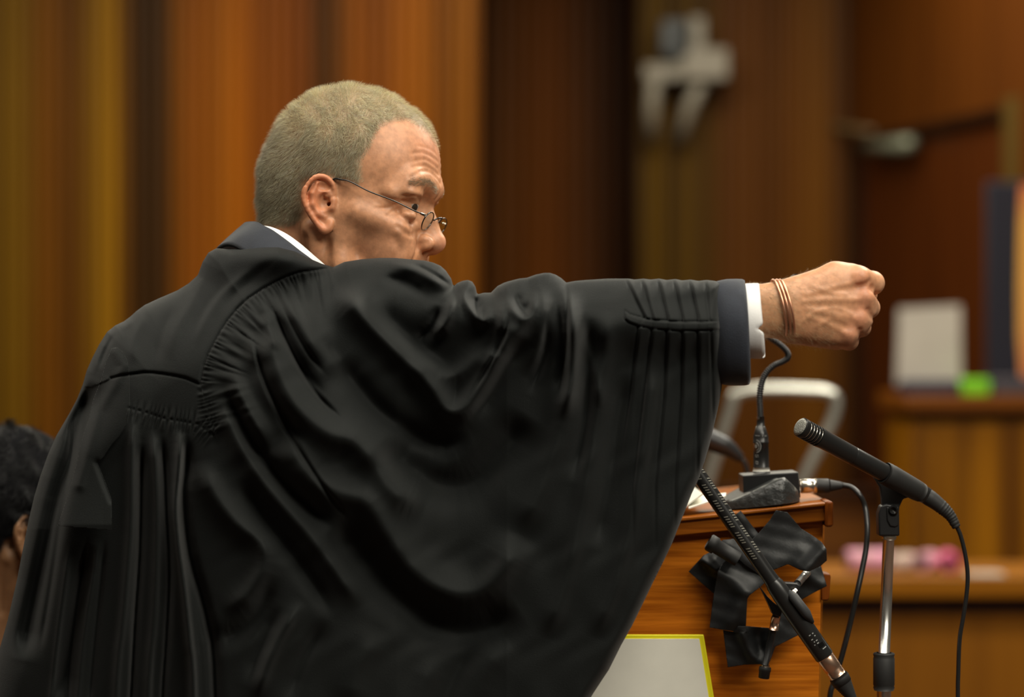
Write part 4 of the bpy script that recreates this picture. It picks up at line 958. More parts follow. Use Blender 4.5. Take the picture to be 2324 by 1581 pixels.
# ---- eyebrows and forearm hair
def brow(s, n=620):
    t = rng.random(n); z0 = np.interp(t, [0, .4, 1], [45, 53, 47]); y0 = s*np.interp(t, [0, 1], [12, 55]); x0 = np.interp(t, [0, .5, 1], [100, 94, 78])
    p = np.stack([x0, y0, z0+rng.normal(0, 2.2, n)], 1)
    # nearest surface vertex
    cand = np.nonzero((HV[:, 0] > 60) & (HV[:, 2] > 20) & (HV[:, 2] < 68))[0]
    out = []
    for q in p:
        j = cand[np.argmin(((HV[cand]-q)**2).sum(1))]; out.append(j)
    out = np.array(out); nn = N_[out]; d = nn*.5+np.stack([np.full(n, -.35), s*np.full(n, .75), .25-.5*t], 1)+rng.normal(0, .18, (n, 3)); d /= np.linalg.norm(d, axis=1)[:, None]
    col = np.array([.30, .225, .12])*(.7+.6*rng.random(n))[:, None]; col[t < .15] = (.6, .52, .38)
    return hair_strands(hw(HV[out]), d@HB, nn@HB, np.full(n, 7.5), .00014, nn@HB*-.3, col, 3)
for s in (-1, 1):
    V, F, C_ = brow(s); obj('eyebrow', V, F, M_hair, man, colors=C_)
NF = vnormals(FV, FF); mk = (fx > 1690) & (fx < 1890) & (FV[:, 1] < 30)
tri, w = sample_faces(FV, FF, mk, 4200); R0 = (FV[tri]*w[:, :, None]).sum(1); NN = (NF[tri]*w[:, :, None]).sum(1)
D_ = NN*.55+np.array([.6, 0, -.25])+rng.normal(0, .25, (4200, 3)); D_ /= np.linalg.norm(D_, axis=1)[:, None]
keep = (R0[:, 0] < 0) | (rng.random(4200) < .45); k = keep
V, F, C_ = hair_strands(R0[k]*.001+h0, D_[k]*.001, NN[k]*.001, (6.5+4*rng.random(4200))[k], .00009, NN[k]*-.0003, np.tile([.62, .48, .28], (k.sum(), 1)), 3)
tag(obj('arm_hair', V, F, M_hair, man, colors=C_), kind='stuff')
# ---- shirt and jacket collars: bands round the neck
def band(name, up_, lo_, m, t, n=70, fold=None):
    U = catmull(up_, n); Lw = catmull(lo_, n); V = []; rows = 9
    for r in range(rows):
        s = r/(rows-1); q = U*(1-s)+Lw*s
        q[:, 1] -= .006*math.sin(s*math.pi)
        V.append(q)
    V = np.concatenate(V); F = [(r*n+k, (r+1)*n+k, (r+1)*n+k+1, r*n+k+1) for r in range(rows-1) for k in range(n-1)]
    return obj(name, V, F, m, man, solid=t)
M_shirt = mat('white cotton', (.78, .78, .78), .8, sheen=.1, bump=(900, .0002)); M_suit = mat('navy suiting', (.012, .016, .027), .8, sheen=.12, bump=(700, .0003), var=(60, .15))
def pl_(L): return [tuple(P(*q_)) for q_ in L]
band('shirt_collar', pl_([(770, 590, .17), (700, 545, .172), (640, 517, .15), (606, 512, .11), (594, 513, .06), (603, 513.5, .015), (621, 518, -.012), (651, 533, -.028), (681, 555, -.034), (712, 582, -.030), (735, 602, -.02), (775, 640, .0)]),
     pl_([(760, 650, .18), (690, 620, .18), (620, 600, .16), (585, 590, .11), (573, 585, .06), (580, 575, .0), (610, 570, -.03), (640, 580, -.042), (672, 595, -.046), (700, 610, -.044), (730, 630, -.034), (775, 670, -.01)]), M_shirt, .003)
band('jacket_collar', pl_([(700, 560, .20), (620, 530, .19), (570, 512, .15), (557, 509, .10), (566, 506, .05), (585, 507, .012), (603, 517, -.018), (621, 527, -.030), (651, 549, -.043), (681, 573, -.048), (706, 592, -.045), (735, 618, -.035)]),
     pl_([(690, 640, .21), (600, 600, .21), (530, 580, .17), (498, 568, .12), (497, 563, .06), (515, 556, .0), (540, 563, -.03), (575, 585, -.058), (610, 600, -.068), (650, 612, -.072), (690, 626, -.068), (730, 650, -.05)]), M_suit, .0045)
# ---- cuffs
def cuff(name, sts, m, t, endf, amp=.0, seed=0):
    """sts: (px, py centre, half height px, half depth m); endf(angle) px shift of the open end"""
    n = 120; V = []; a = np.linspace(0, 2*np.pi, n, endpoint=False)   # a=0 top, a=pi/2 towards camera
    for i, (px, py, hh, hd) in enumerate(sts):
        fr = i/(len(sts)-1); sh = endf(a)*fr**2
        wob = 1+amp*np.sin(a*5+seed+fr*2)*fr
        yy = HY+.008-np.sin(a)*hd*wob; X = px+sh; Y = py-np.cos(a)*hh*wob
        V.append(PA(X, Y, yy))
    V = np.concatenate(V); F = [(i*n+k, i*n+(k+1) % n, (i+1)*n+(k+1) % n, (i+1)*n+k) for i in range(len(sts)-1) for k in range(n)]
    return obj(name, V, F, m, man, solid=t)
def e1(a):   # shirt: slit low on the near side
    d = np.angle(np.exp(1j*(a-1.78))); return 10*np.sin(a/2)**2*np.where(a < 3.2, 1, 1)-13*np.exp(-(d/.075)**2)-3*np.cos(a)-8*np.exp(-((a-3.0)/.3)**2)
cuff('shirt_cuff', [(1680, 728, 82, .038), (1700, 728, 83, .038), (1712, 728, 83.5, .038), (1721, 728, 83.5, .038), (1725, 728, 82.5, .037)], M_shirt, .0022, e1)
def e2(a): return 16*np.sin(a/2)**1.2-7*np.exp(-((a-3.1)/.35)**2)
cuff('jacket_sleeve', [(1618, 752, 104, .030), (1628, 753, 112, .034), (1638, 754, 115, .040), (1650, 754, 117, .045), (1672, 754, 117.5, .048), (1684, 754, 117, .049), (1688, 754, 115, .047)], M_suit, .0034, e2, .012, 1)
# ---- copper bangle of three wires
bg = thing('bangle', 'open copper bangle of three thin wires on the outstretched wrist', 'bracelet', tuple(P(1780, 700, HY)))
M_cop = mat('copper', (.80, .42, .27), .36, 1.0)
for i in range(3):
    a = np.linspace(0, 2*np.pi, 90, endpoint=False); dx = i*8.5
    cx, cy = 1767+dx, 701
    X = cx+(-13-i*.5)*np.cos(a)+13*np.sin(a); Y = cy-66*np.cos(a); yy = HY+.007-np.sin(a)*.027
    obj('wire', tube(PA(X, Y, yy), .00135, 10, closed=True)[0], tube(PA(X, Y, yy), .00135, 10, closed=True)[1], M_cop, bg)
# ---- half-moon glasses
gl = thing('glasses', 'thin metal half-moon reading glasses low on the nose', 'glasses', tuple(hw((108, 0, 10))[0]))
M_wire = mat('gunmetal wire', (.10, .095, .09), .25, 1.0); M_glass = bpy.data.materials.new('lens glass'); M_glass.use_nodes = True
_n = M_glass.node_tree; _n.nodes.remove(_n.nodes['Principled BSDF']); _t = _n.nodes.new('ShaderNodeBsdfTransparent'); _g = _n.nodes.new('ShaderNodeBsdfGlossy'); _m = _n.nodes.new('ShaderNodeMixShader')
_t.inputs['Color'].default_value = (.9, .92, .9, 1); _g.inputs['Roughness'].default_value = .12; _m.inputs[0].default_value = .10
_n.links.new(_t.outputs[0], _m.inputs[1]); _n.links.new(_g.outputs[0], _m.inputs[2]); _n.links.new(_m.outputs[0], _n.nodes['Material Output'].inputs['Surface'])
def lensring(s):
    a = np.linspace(0, 2*np.pi, 60, endpoint=False); y = s*33+20*np.cos(a); z = 12.0*np.sin(a); z = np.where(z > 0, z*.75, z)
    return np.stack([100.5+.35*z+.02*(np.abs(y)-33), y, z+10], 1)
for s in (-1, 1):
    r = hw(lensring(s)); rim = obj('rim', *tube(r, .0008, 8, closed=True), M_wire, gl)
    c0 = r.mean(0); nrm_ = HB[0]/np.linalg.norm(HB[0]); n = len(r); rr = c0+(r-c0)*.985
    V = np.concatenate([rr, rr+nrm_*.0012]); F = [tuple(range(n)), tuple(reversed(range(n, 2*n)))]+[(i, n+i, n+(i+1) % n, (i+1) % n) for i in range(n)]
    obj('lens', V, F, M_glass, gl, smooth=False)
    # temple arm
    arm_ = hw([(100, s*53, 13.5), (97, s*59, 14.5), (90, s*66, 16), (70, s*75, 22), (40, s*78, 28), (18, s*78.5, 35), (6, s*77, 36), (-3, s*75, 35), (-14, s*74, 25), (-18, s*74, 10)])
    obj('temple', *tube(catmull(arm_, 60), np.interp(np.linspace(0, 1, 60), [0, .1, .6, .75, 1], [.0013, .0008, .0008, .0014, .0014]), 8), M_wire, gl)
    obj('hinge', *tube(hw([(100.5, s*52, 13.5), (97, s*57, 14.5)]), .0017, 8), M_sil, gl)
obj('bridge', *tube(catmull(hw([(102, -13, 12), (105.5, -8, 15.5), (107.5, 0, 16.5), (105.5, 8, 15.5), (102, 13, 12)]), 24), .0010, 8), M_wire, gl)
# ---------------------------------------------------------------- the gown
OUT = [(561, 561), (632, 561), (669, 570), (702, 586), (730, 598), (756, 606), (782, 594), (820, 588), (860, 585), (897, 585), (941, 589), (965, 591), (984, 596), (1000, 603), (1012, 614), (1024, 632), (1029, 650),
 (1038, 642), (1050, 637), (1062, 635), (1072, 639), (1079, 650), (1083, 668), (1098, 664), (1114, 664), (1129, 649), (1145, 641), (1158, 637), (1178, 632), (1196, 630), (1216, 623), (1235, 619), (1248, 619), (1261, 623), (1274, 631), (1285, 641), (1307, 637), (1331, 635), (1379, 632), (1427, 632), (1440, 634), (1460, 632), (1476, 634), (1496, 632), (1512, 635), (1532, 633), (1549, 636), (1567, 634), (1584, 637), (1604, 635), (1622, 637), (1636, 641),
 (1640, 700), (1642, 760), (1642, 830), (1638, 880), (1632, 915), (1622, 960), (1610, 1010), (1600, 1045), (1586, 1085), (1570, 1120), (1556, 1155), (1540, 1195), (1524, 1235), (1505, 1275), (1480, 1325), (1458, 1371), (1434, 1420), (1410, 1463), (1382, 1519), (1345, 1575), (1290, 1680), (1200, 1900), (1130, 2200), (1090, 2700),
 (-150, 2700), (-130, 2100), (-70, 1700), (-20, 1540), (0, 1469), (17, 1408), (39, 1313), (52, 1245), (65, 1180), (78, 1125), (92, 1078), (110, 1028), (128, 988), (159, 935), (175, 905), (188, 872), (197, 840), (211, 809), (226, 780), (243, 753), (262, 738), (281, 729), (296, 718), (309, 706), (328, 692), (360, 677), (402, 659), (428, 643), (449, 624), (460, 594), (473, 573), (491, 563), (519, 565)]
YOKE = [(756, 606), (720, 611), (679, 617), (655, 625), (632, 636), (595, 656), (562, 678), (537, 702), (515, 729), (497, 757), (482, 785), (471, 806), (463, 828), (454, 872), (421, 858), (398, 853), (374, 849), (350, 846), (328, 845), (300, 849), (276, 852), (253, 858), (206, 879), (170, 880), (200, 700), (480, 540), (740, 560)]
SEAM = YOKE[:14]
def softmax2(a, b, k=.02): h = np.maximum(k-np.abs(a-b), 0)/k; return np.maximum(a, b)+h*h*k*.25
# folds: (amplitude mm, width px, points). + towards the camera
FOLDS = [
 (-60, 26, [(215, 860), (190, 930), (165, 1020), (130, 1130), (105, 1240), (75, 1380), (50, 1500)]), (-30, 22, [(205, 1230), (180, 1330), (160, 1450), (140, 1600)]),
 # sleeve drapes hanging between shoulder and cuff
 (26, 36, [(640, 660), (672, 720), (720, 790), (775, 830), (805, 855)]),
 (34, 34, [(753, 656), (800, 690), (830, 724), (897, 791), (946, 840), (985, 885), (1012, 925), (1035, 932), (1062, 918), (1090, 880), (1129, 820), (1177, 745), (1205, 700)]),
 (-26, 34, [(720, 760), (800, 860), (860, 930), (930, 980), (1000, 1010), (1070, 990)]),
 (-18, 34, [(850, 680), (900, 740), (960, 790), (1010, 830), (1050, 840)]),
 (18, 30, [(930, 790), (980, 835), (1030, 850), (1075, 820), (1110, 760)]),
 (-16, 24, [(1060, 960), (1110, 900), (1150, 830), (1200, 760)]),
 (34, 46, [(598, 740), (625, 830), (656, 900), (700, 950), (750, 985), (801, 1000), (849, 1046), (885, 1100), (920, 1130), (970, 1145)]),
 (30, 46, [(640, 980), (690, 1070), (760, 1115), (830, 1140), (880, 1210), (930, 1280), (985, 1325), (1040, 1345), (1095, 1335), (1140, 1290), (1180, 1210)]),
 (-30, 50, [(860, 1000), (930, 1060), (1010, 1100), (1080, 1090), (1140, 1030), (1200, 940)]),
 (-26, 44, [(760, 1180), (820, 1260), (900, 1350), (990, 1420), (1090, 1430), (1180, 1380)]),
 (18, 38, [(1180, 1210), (1230, 1100), (1270, 980), (1290, 860), (1300, 760), (1295, 690)]),
 (24, 22, [(1268, 640), (1290, 690), (1300, 760), (1296, 860), (1280, 960)]),
 (-20, 16, [(1262, 680), (1274, 740), (1276, 830), (1268, 920)]),
 (-15, 20, [(1330, 700), (1338, 800), (1330, 950), (1300, 1100)]),
 (16, 30, [(1380, 700), (1372, 820), (1350, 960), (1330, 1100), (1290, 1300), (1240, 1450)]),
 (10, 16, [(1325, 760), (1350, 850), (1362, 930)]),
 (-12, 26, [(1420, 840), (1400, 960), (1385, 1080), (1350, 1250)]),
 (14, 26, [(1490, 820), (1470, 960), (1450, 1100), (1405, 1300), (1350, 1450)]),
 (-9, 6, [(1030, 652), (1012, 640), (985, 622), (955, 606), (925, 597)]), (-9, 6, [(1083, 668), (1080, 700), (1086, 722)]), (-11, 6, [(1154, 694), (1150, 740), (1125, 800), (1085, 870), (1062, 908)]), (-10, 6, [(1285, 641), (1287, 700), (1284, 790), (1270, 880)]),
 (-9, 6, [(618, 690), (640, 745), (675, 820), (720, 895), (780, 955)]), (-9, 6, [(572, 765), (600, 860), (650, 970), (720, 1085), (790, 1180)]), (-8, 6, [(640, 690), (665, 740), (700, 800), (740, 850)]),
 # rolled cloth on top of the arm
 (16, 13, [(1047, 650), (1060, 690), (1080, 715), (1098, 728), (1110, 715), (1112, 690)]),
 (-9, 10, [(1075, 668), (1085, 695), (1096, 704)]),
 (14, 15, [(1150, 668), (1160, 700), (1185, 722), (1205, 718), (1212, 690), (1218, 655)]),
 (-8, 11, [(1172, 662), (1180, 690), (1192, 700), (1200, 680)]),
 (20, 18, [(1030, 660), (1018, 720), (985, 770)]),
 (-18, 16, [(1000, 690), (980, 740), (940, 780)]),
 (18, 20, [(880, 600), (940, 612), (990, 640), (1022, 668)]),
 (-10, 14, [(860, 628), (920, 640), (975, 672)]),
 (16, 20, [(1125, 672), (1140, 720), (1130, 790), (1090, 850)]),
 (-12, 12, [(1145, 740), (1120, 810)]),
 (14, 18, [(1225, 640), (1235, 700), (1225, 780), (1190, 860)]),
 (-13, 14, [(1240, 700), (1236, 800), (1200, 900)]),
 # shoulder folds leaving the gathers
 (14, 16, [(596, 708), (612, 750), (632, 800)]), (-14, 12, [(620, 700), (650, 770), (690, 840), (740, 900)]),
 (12, 14, [(560, 740), (575, 800), (600, 880), (640, 960)]), (-16, 16, [(575, 770), (600, 860), (650, 950), (700, 1010)]),
 (18, 24, [(520, 830), (545, 900), (585, 970), (620, 1020)]), (-20, 18, [(510, 880), (560, 985), (620, 1070), (690, 1140), (760, 1200)]),
 (16, 26, [(500, 905), (545, 1010), (610, 1110), (690, 1200), (760, 1290), (820, 1380)]), (-16, 24, [(540, 1080), (600, 1180), (680, 1280), (760, 1400)]),
 (20, 30, [(455, 1040), (480, 1110), (530, 1180), (590, 1230), (600, 1280), (560, 1350), (500, 1390)]), (-16, 26, [(620, 1300), (590, 1390), (530, 1440), (470, 1430)]),
 (18, 20, [(690, 1360), (650, 1420), (610, 1500), (580, 1600)]), (-14, 24, [(740, 1400), (690, 1500), (650, 1600)]), (-12, 20, [(640, 1370), (600, 1450), (560, 1560)]),
 (10, 40, [(860, 1420), (820, 1500), (790, 1620)]), (10, 34, [(1000, 1480), (960, 1560), (940, 1700)]), (12, 40, [(1150, 1440), (1080, 1540), (1020, 1700)]), (-10, 30, [(1080, 1450), (1020, 1560), (980, 1700)]),
 # back skirt: long vertical folds under the centre gathers
 (-26, 9, [(322, 1000), (321, 1100), (318, 1250), (308, 1400), (298, 1581), (280, 1900), (260, 2500)]),
 (20, 13, [(345, 970), (352, 1060), (356, 1200), (350, 1400), (335, 1600), (320, 2200)]),
 (-22, 9, [(368, 985), (374, 1060), (378, 1150), (385, 1300), (378, 1450), (365, 1700), (350, 2500)]),
 (26, 12, [(398, 968), (408, 1010), (404, 1080), (398, 1150), (404, 1230), (416, 1320), (430, 1450), (440, 1600), (450, 2300)]),
 (-30, 13, [(424, 985), (424, 1060), (418, 1130), (432, 1260), (470, 1400), (490, 1581), (500, 2300)]),
 (16, 12, [(300, 940), (298, 1060), (296, 1200), (280, 1400), (262, 1600), (240, 2300)]),
 (10, 9, [(222, 1215), (212, 1300), (196, 1400), (182, 1520), (165, 1800), (150, 2500)]), (-12, 8, [(198, 1210), (186, 1300), (172, 1400), (158, 1520), (140, 1800)]),
 (-10, 8, [(240, 1215), (228, 1330), (216, 1450), (200, 1620)]), (8, 8, [(160, 1230), (145, 1340), (128, 1470), (110, 1640)]),
 (-12, 9, [(176, 900), (164, 960), (160, 1050), (140, 1160), (120, 1300), (90, 1480)]), (9, 9, [(190, 930), (180, 1000), (172, 1080)]),
 (8, 10, [(250, 760), (228, 800), (214, 850)]), (-8, 6, [(262, 752), (240, 792), (222, 840)]),
 # yoke creases
 (7, 18, [(470, 600), (440, 680), (400, 750), (380, 820)]), (-5, 14, [(400, 690), (370, 750), (352, 830)]), (6, 14, [(590, 600), (520, 650), (470, 720), (440, 790)]), (-5, 14, [(560, 610), (480, 680), (430, 770)]), (6, 16, [(330, 710), (305, 770), (300, 830)]), (-6, 16, [(640, 580), (560, 640), (500, 710)]),
 (7, 10, [(262, 730), (285, 735), (300, 712)]),
]
BAND = [(1418, 704), (1428, 712), (1450, 719), (1480, 725), (1540, 729), (1600, 729), (1639, 727), (1640, 747), (1600, 750), (1540, 751), (1480, 746), (1450, 740), (1428, 732), (1418, 724)]
PLX = {635: (1424, 1459, 1496, 1532, 1567, 1604), 720: (1466, 1484, 1517, 1551, 1586, 1612), 745: (1450, 1482, 1516, 1551, 1586, 1616), 900: (1432, 1463, 1510, 1549, 1588, 1620), 1100: (1400, 1440, 1490, 1535, 1585, 1625), 2700: (1400, 1440, 1490, 1535, 1585, 1625)}
FG = .78
def fold_sum(x, y):
    v = np.zeros(x.shape)
    for amp, w, pts in FOLDS:
        p = np.array(pts, float); c_ = catmull(p, max(6, 3*len(p)))
        m = (x > c_[:, 0].min()-3*w) & (x < c_[:, 0].max()+3*w) & (y > c_[:, 1].min()-3*w) & (y < c_[:, 1].max()+3*w)
        if not m.any(): continue
        d, par, tot, _, _ = segdist(x[m], y[m], c_)
        tp = np.clip(np.minimum(par, tot-par)/(min(tot*.3, 70)+1e-6), 0, 1); tp = tp*tp*(3-2*tp)
        sh = .4*np.exp(-(d/w)**2)+.6/np.cosh(np.minimum(2.1*d/w, 20)); v[m] += (.80 if x is None else FG)*amp*.001*sh*(.05+.95*tp)
    return v
def gown_front(x, y, d):
    x = np.asarray(x, float); y = np.asarray(y, float)
    yc = np.interp(x, [350, 900, 1150], [.05, -.07, -.105])-.06*np.exp(-((x-640)/130)**2-((y-575)/50)**2)
    tv = np.clip((y-470)/560, 0, 1); T = .16*(.5+.5*np.cos(np.pi*np.clip(np.abs(x-440)/760, 0, 1)))**.7*(1-(1-tv)**2.4)
    da, _, _, _, _ = segdist(x, y, [(800, 706), (1640, 745)]); Ta = .052*np.exp(-(da/82)**2)
    T = softmax2(T, Ta, .03); T = softmax2(T, .030+0*x, .03)
    R = np.interp(x, [500, 900, 1350, 1640], [190, 90, 60, 26]); R = R+(np.minimum(R, 70)-R)*np.clip((y-850)/350, 0, 1)
    right = np.clip((x-1000)/300, 0, 1)*np.clip((y-900)/200, 0, 1); R = R*(1-right)+26*right
    e = np.sqrt(np.clip(1-(1-np.minimum(d/R, 1))**2, 0, 1))
    es = np.clip(d/14, 0, 1)**.7
    # keep ripples out of the yoke
    v = fold_sum(x, y)
    # gathers along the shoulder seam
    ds, par, tot, _, _ = segdist(x, y, SEAM+[(472, 930), (488, 985)]); iny = inpoly(x, y, YOKE)
    gph = par/1.0+4*np.sin(par*.05)+3*np.sin(par*.13+1)
    ga = np.exp(-(ds/21)**2)*(1-iny)*np.clip((x-445)/10, 0, 1)*np.clip(ds/3, 0, 1); nm = 1.0+.35*np.sin(par*.21)
    v += .0015*ga*np.sin(gph*2*np.pi/10.5+ds*.02)*nm
    gb = np.exp(-((ds-52)/34)**2)*(1-iny)*np.clip((x-450)/15, 0, 1)*np.clip((990-y)/50, 0, 1); v += .0015*gb*np.sin(gph*2*np.pi/27+.4)
    # gathers of the back panel
    d2, par2, _, _, _ = segdist(x, y, [(292, 925), (330, 935), (370, 948), (410, 955), (450, 962), (488, 990)])
    gc = np.exp(-((d2-8)/18)**2)*np.clip((y-905)/30, 0, 1)*np.clip(d2/4, 0, 1); v += .0022*gc*np.sin(par2*2*np.pi/12+2*np.sin(par2*.1))
    v += .0010*np.exp(-(d2/3)**2)*-1
    # seams
    sd, _, _, _, _ = segdist(x, y, YOKE[:22]); v += np.where(iny, .0022*(1-np.exp(-(sd/5)**2)), 0)-.0035*np.exp(-(sd/2.6)**2)
    # pleats at the cuff
    fade = np.clip((x-1405)/30, 0, 1)*np.interp(y, [600, 640, 900, 1100, 1250], [0, 1, 1, .5, 0])
    ys_ = sorted(PLX); pl = np.zeros(x.shape)
    for i in range(6):
        xl = np.interp(y, ys_, [PLX[k][i] for k in ys_]); u = x-xl
        prof = np.where(u < 0, np.exp(u/24), 0)*np.clip(1, 0, 1)
        amp = .0050 if i < 5 else .0012
        pl += amp*np.clip(1-(u-2)/30, 0, 1)/(1+np.exp(np.clip(-u/1.6, -30, 30))) - .0030*np.exp(-((u+3)/3.0)**2)
    band_ = (y > np.interp(x, [1418, 1440, 1480, 1540, 1640], [706, 714, 724, 728, 727])-2) & (y < np.interp(x, [1418, 1440, 1480, 1540, 1640], [726, 736, 746, 750, 747])+2) & (x > 1418)
    inb = inpoly(x, y, BAND); db = segdist(x, y, BAND, True)[0]
    v += pl*fade*(1-.85*inb)+np.where(inb, .0030*np.clip(db/3, 0, 1), 0)-.0012*np.exp(-(db/2.2)**2)
    hemw = np.clip((x-1604)/3, 0, 1)*np.clip((y-640)/10, 0, 1)*(y < 1150)*(x > 1600)
    v += .0008*hemw
    # low undulation of heavy cloth
    nz = np.sin(x*.021+1.7*np.sin(y*.013))*np.sin(y*.017+1.3*np.sin(x*.011+2)); v += .0012*nz*np.clip((x-500)/200, 0, 1)
    v += .0007*np.sin(x*.061+y*.038+2*np.sin(y*.03))*np.clip((x-460)/60, 0, 1)
    return yc-T*e-v*es
def gown_back(x, y, d):
    yc = np.interp(x, [350, 900, 1150], [.05, -.07, -.105])-.06*np.exp(-((x-640)/130)**2-((y-575)/50)**2)
    T = .15*np.sqrt(np.clip(1-((x-440)/560)**2, 0, 1))*np.clip((y-500)/300, 0, 1)**.7; T = np.maximum(T, 0)+.035
    T = T+.01*np.sin(x*.05+.4*np.sin(y*.02))
    e = np.sqrt(np.clip(1-(1-np.minimum(d/80, 1))**2, 0, 1)); return yc+T*e
st_ = 2.6
xs = np.arange(-155, 1650, st_); ys = np.concatenate([np.arange(552, 1600, st_), np.arange(1600, 2720, 14.0)])
V, qf, qb, cen, gx, gy = sheet(OUT, gown_front, gown_back, xs, ys)
M_gown = mat('black wool crepe', (.0042, .0056, .0054), .7, spec=.18, sheen=.115, bump=(1100, .00035))
isy = inpoly(cen[:, 0], cen[:, 1], YOKE); isb = inpoly(cen[:, 0], cen[:, 1], BAND)
SLV = SEAM+[(472, 930), (492, 985), (560, 1150), (650, 1330), (700, 1430), (720, 1600), (700, 2700), (1700, 2700), (1700, 560), (760, 560)]
iss = inpoly(cen[:, 0], cen[:, 1], SLV) & ~isy
def subset(V, F):
    u, inv = np.unique(F, return_inverse=True); return V[u], inv.reshape(F.shape)
rest = np.concatenate([qf[~isy & ~iss], qb[~iss]]); 
gown = obj('gown', *subset(V, rest), M_gown, man); gown['label'] = 'black wool gown with gathered back'
obj('yoke', *subset(V, qf[isy]), M_gown, gown)
sl_ = obj('sleeve', *subset(V, np.concatenate([qf[iss & ~isb], qb[iss]])), M_gown, gown); sl_['label'] = 'wide hanging sleeve with pleated end'
dist_out = lambda x, y: segdist(x, y, OUT, True)[0]
# pleat band stitched across the sleeve end
gf = lambda o: (lambda x, y, d: gown_front(x, y, dist_out(x, y))-o*np.clip(d/3+.3, 0, 1))
obj('sleeve_band', *subset(V, qf[iss & isb]), M_gown, gown)
# long flap hanging from the yoke at the back
FLAP = [(253, 790), (266, 788), (280, 799), (290, 820), (294, 850), (295, 921), (290, 960), (270, 990), (252, 1010), (236, 1035), (221, 1050), (224, 1056), (238, 1090), (253, 1132), (254, 1203), (190, 1197), (131, 1193), (140, 1165), (154, 1122), (165, 1080), (173, 1052), (182, 1010), (192, 975), (201, 949), (212, 905), (229, 862), (240, 820)]
def flapf(x, y, d):
    g = gown_front(x, y, dist_out(x, y)+20)
    base = gown_front(np.full(x.shape, 235.0), y, dist_out(np.full(x.shape, 235.0), y)+10)
    v = .011+.004*np.exp(-((segdist(x, y, [(262, 800), (280, 830), (262, 870), (225, 930), (205, 1000), (180, 1100)])[0])/12)**2)-.004*np.exp(-((segdist(x, y, [(221, 1050), (253, 1135)])[0])/7)**2)
    v += .018*np.clip((y-1040)/150, 0, 1)**1.4
    return np.minimum(g, .6*g+.4*base)-v
V2, a, b, _, _, _ = sheet(FLAP, flapf, lambda x, y, d: flapf(x, y, d)+.0025, np.arange(126, 300, 2.2), np.arange(784, 1208, 2.2))
fl = obj('hood_flap', V2, np.concatenate([a, b]), M_gown, gown); fl['label'] = 'narrow folded flap hanging at the back of the gown'
# ---------------------------------------------------------------- second person, lower left
yQ = .34
HB2 = basis(math.radians(-35), math.radians(12), 0, 1.03); HO2 = np.array(P(72, 1236, yQ+.07))-np.array([0, -74, 0])@HB2
p2 = thing('person', 'seated person with thick black hair and grey jacket, seen from behind at lower left', 'person', (HO2[0], HO2[1], 0))
QV, QF = head_field(2.6).mesh()
QW = QV@HB2+HO2
tb = Field((-900, 100, -1312), (-330, 980, -300), 14.0)
hx, hy, hz = HO2[0]*1000, HO2[1]*1000, (HO2[2]-CAMZ)*1000
tb.cap((hx-40, hy+10, hz-90), (hx-60, hy+20, hz-200), 58, 80, 40); tb.cap((hx-60, hy+20, hz-230), (hx-60, hy+20, hz-560), 110, 130, 60); [(tb.cap((hx-60+o_, hy+20, hz-580), (hx+20+o_, hy+380, hz-600), 85, 62, 50), tb.cap((hx+20+o_, hy+380, hz-600), (hx+20+o_, hy+390, -1290), 56, 44, 20)) for o_ in (-85, 85)]
tb.cap((hx-60, hy-140, hz-200), (hx-60, hy+170, hz-200), 55, 55, 60)
QT, QTF = tb.mesh()
M_skin2 = mat('warm brown skin', (.34, .17, .08), .5, bump=(500, .0004), var=(80, .08), sss=.1)
obj('body', np.concatenate([QW, QT*.001+np.array([0, 0, CAMZ])]), np.concatenate([QF, QTF+len(QV)]), M_skin2, p2)
qh = (QV[:, 2] > np.interp(QV[:, 0], [-110, -60, -30, 10, 40, 60, 100], [-52, -46, 4, 24, 30, 60, 80])) & ~((np.abs(QV[:, 1]) > 75) & (QV[:, 0] < 6) & (QV[:, 2] < 34))
NQ = vnormals(QV, QF)
n2 = 34000; tri, w = sample_faces(QV, QF, qh, n2); R0 = (QV[tri]*w[:, :, None]).sum(1); NN = (NQ[tri]*w[:, :, None]).sum(1)
ph = R0/12; D_ = NN*.75+np.stack([-.35+.35*np.sin(ph[:, 0]*1.3+ph[:, 2]*1.9), .2*np.sin(ph[:, 2]*2), -.7+.3*np.sin(ph[:, 0]*2.1-ph[:, 1])], 1)+rng.normal(0, .12, (n2, 3)); D_ /= np.linalg.norm(D_, axis=1)[:, None]
V, F, C_ = hair_strands(R0@HB2+HO2, D_@HB2, NN@HB2, 22+6*rng.random(n2), .00034, NN@HB2*-.45, np.tile([.012, .012, .014], (n2, 1)), 3)
# scalp shell under the strands
sh = QV+NQ*2.5; fm = qh[QF].all(1)
SV, SF = subset(sh@HB2+HO2, QF[fm])
F = np.concatenate([F]); M_bh = mat('black hair', (.012, .012, .014), .45, spec=.5); M_cap = mat('scalp hair', (.006, .006, .007), .95, spec=.1)
h2 = obj('hair', V, F, M_bh, p2); obj('hair_cap', SV, SF, M_cap, p2)
M_coat = mat('grey suiting', (.09, .095, .105), .8, bump=(500, .0006, (1, 1, .2)), var=(90, .2))
TT = QT*.001+np.array([0, 0, CAMZ]); NT = vnormals(QT, QTF); cm_ = (QT[:, 2] < hz-168)
CV, CF = subset(TT+NT*.012, QTF[cm_[QTF].all(1)]); obj('jacket', CV, CF, M_coat, p2)
a = np.linspace(0, 2*np.pi, 60, endpoint=False); 
cr = np.stack([HO2[0]-.058+.085*np.cos(a), HO2[1]+.02+.082*np.sin(a), HO2[2]-.162+.02*np.cos(a)], 1)
obj('jacket_collar', *tube(cr, .014, 12, closed=True, squash=1.5), M_coat, p2)
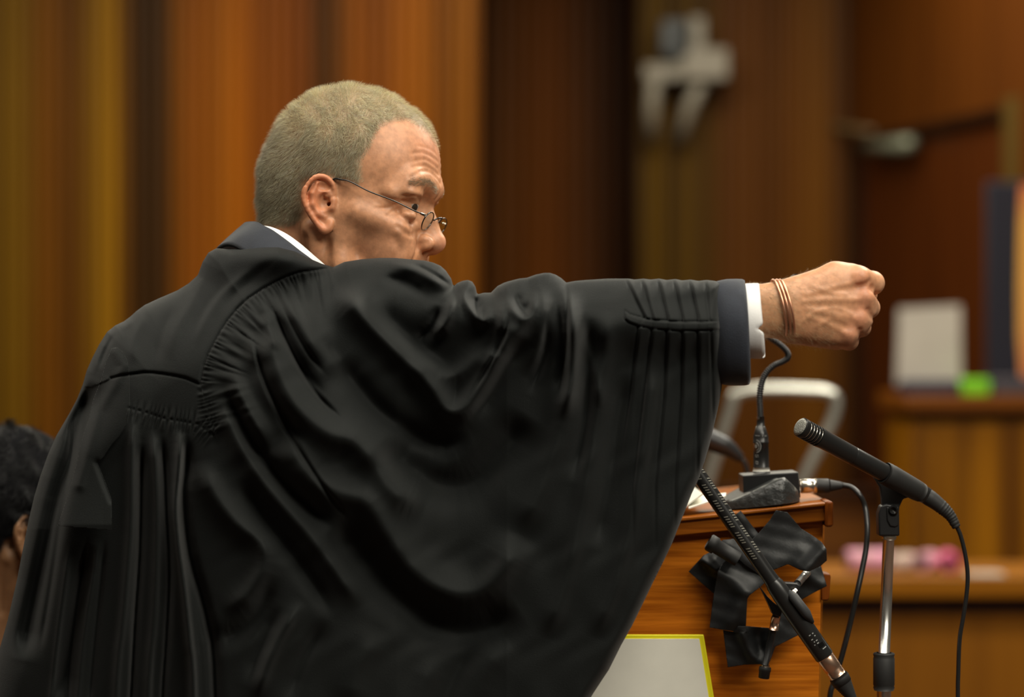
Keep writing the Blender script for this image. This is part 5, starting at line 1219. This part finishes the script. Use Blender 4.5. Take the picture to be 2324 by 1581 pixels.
# ---------------------------------------------------------------- camera, lamps, world
cam = bpy.data.cameras.new('camera'); cam.sensor_width = 36; cam.lens = FPX/2324*36; cam.clip_start = .05
co = bpy.data.objects.new('camera', cam); COL.objects.link(co); co.location = (0, CAMY, CAMZ); co.rotation_euler = (math.pi/2, 0, 0)
cam.dof.use_dof = True; cam.dof.focus_distance = 2.98; cam.dof.aperture_fstop = 2.2; cam.dof.aperture_blades = 9
SC.camera = co
def area(name, loc, size, power, col, rot=(0, 0, 0)):
    l = bpy.data.lights.new(name, 'AREA'); l.shape = 'RECTANGLE'; l.size, l.size_y = size; l.energy = power; l.color = col
    o = bpy.data.objects.new(name, l); COL.objects.link(o); o.location = loc; o.rotation_euler = rot; return o
WARM = (1, .93, .74); NEU = (1, .94, .80)
area('ceiling_and_fill_lamp', (.35, -.55, 3.2), (2.2, 1.2), 68, NEU)
area('ceiling_and_fill_lamp', (-1.2, .3, 3.2), (1.3, .5), 16, NEU)
area('ceiling_and_fill_lamp', (1.5, 1.6, 3.2), (1.3, .6), 105, NEU)
area('ceiling_and_fill_lamp', (1.5, -2.2, 3.2), (2.2, 1.0), 145, NEU)  # unseen front lamp added to brighten surfaces facing the camera
area('ceiling_and_fill_lamp', (-1.2, 4.2, 3.2), (1.6, .8), 84, WARM)
area('ceiling_and_fill_lamp', (.9, 4.2, 3.2), (1.3, .6), 55, WARM)
area('ceiling_and_fill_lamp', (.7, 5.4, 3.2), (1.3, .6), 42, WARM)  # unseen lamp added to brighten the back bay, centre wall and door
w = bpy.data.worlds.new('world'); SC.world = w; w.use_nodes = True
w.node_tree.nodes['Background'].inputs['Color'].default_value = (1, .85, .66, 1); w.node_tree.nodes['Background'].inputs['Strength'].default_value = .09
SC.view_settings.view_transform = 'Standard'; SC.view_settings.look = 'None'; SC.view_settings.gamma = 1; SC.view_settings.use_curve_mapping = False
SC.view_settings.exposure = -0.3
SC.cycles.use_denoising = True
SC.cycles.max_bounces = 6; SC.cycles.transparent_max_bounces = 8; SC.cycles.caustics_reflective = False; SC.cycles.caustics_refractive = False
SC.cycles.sample_clamp_indirect = 4
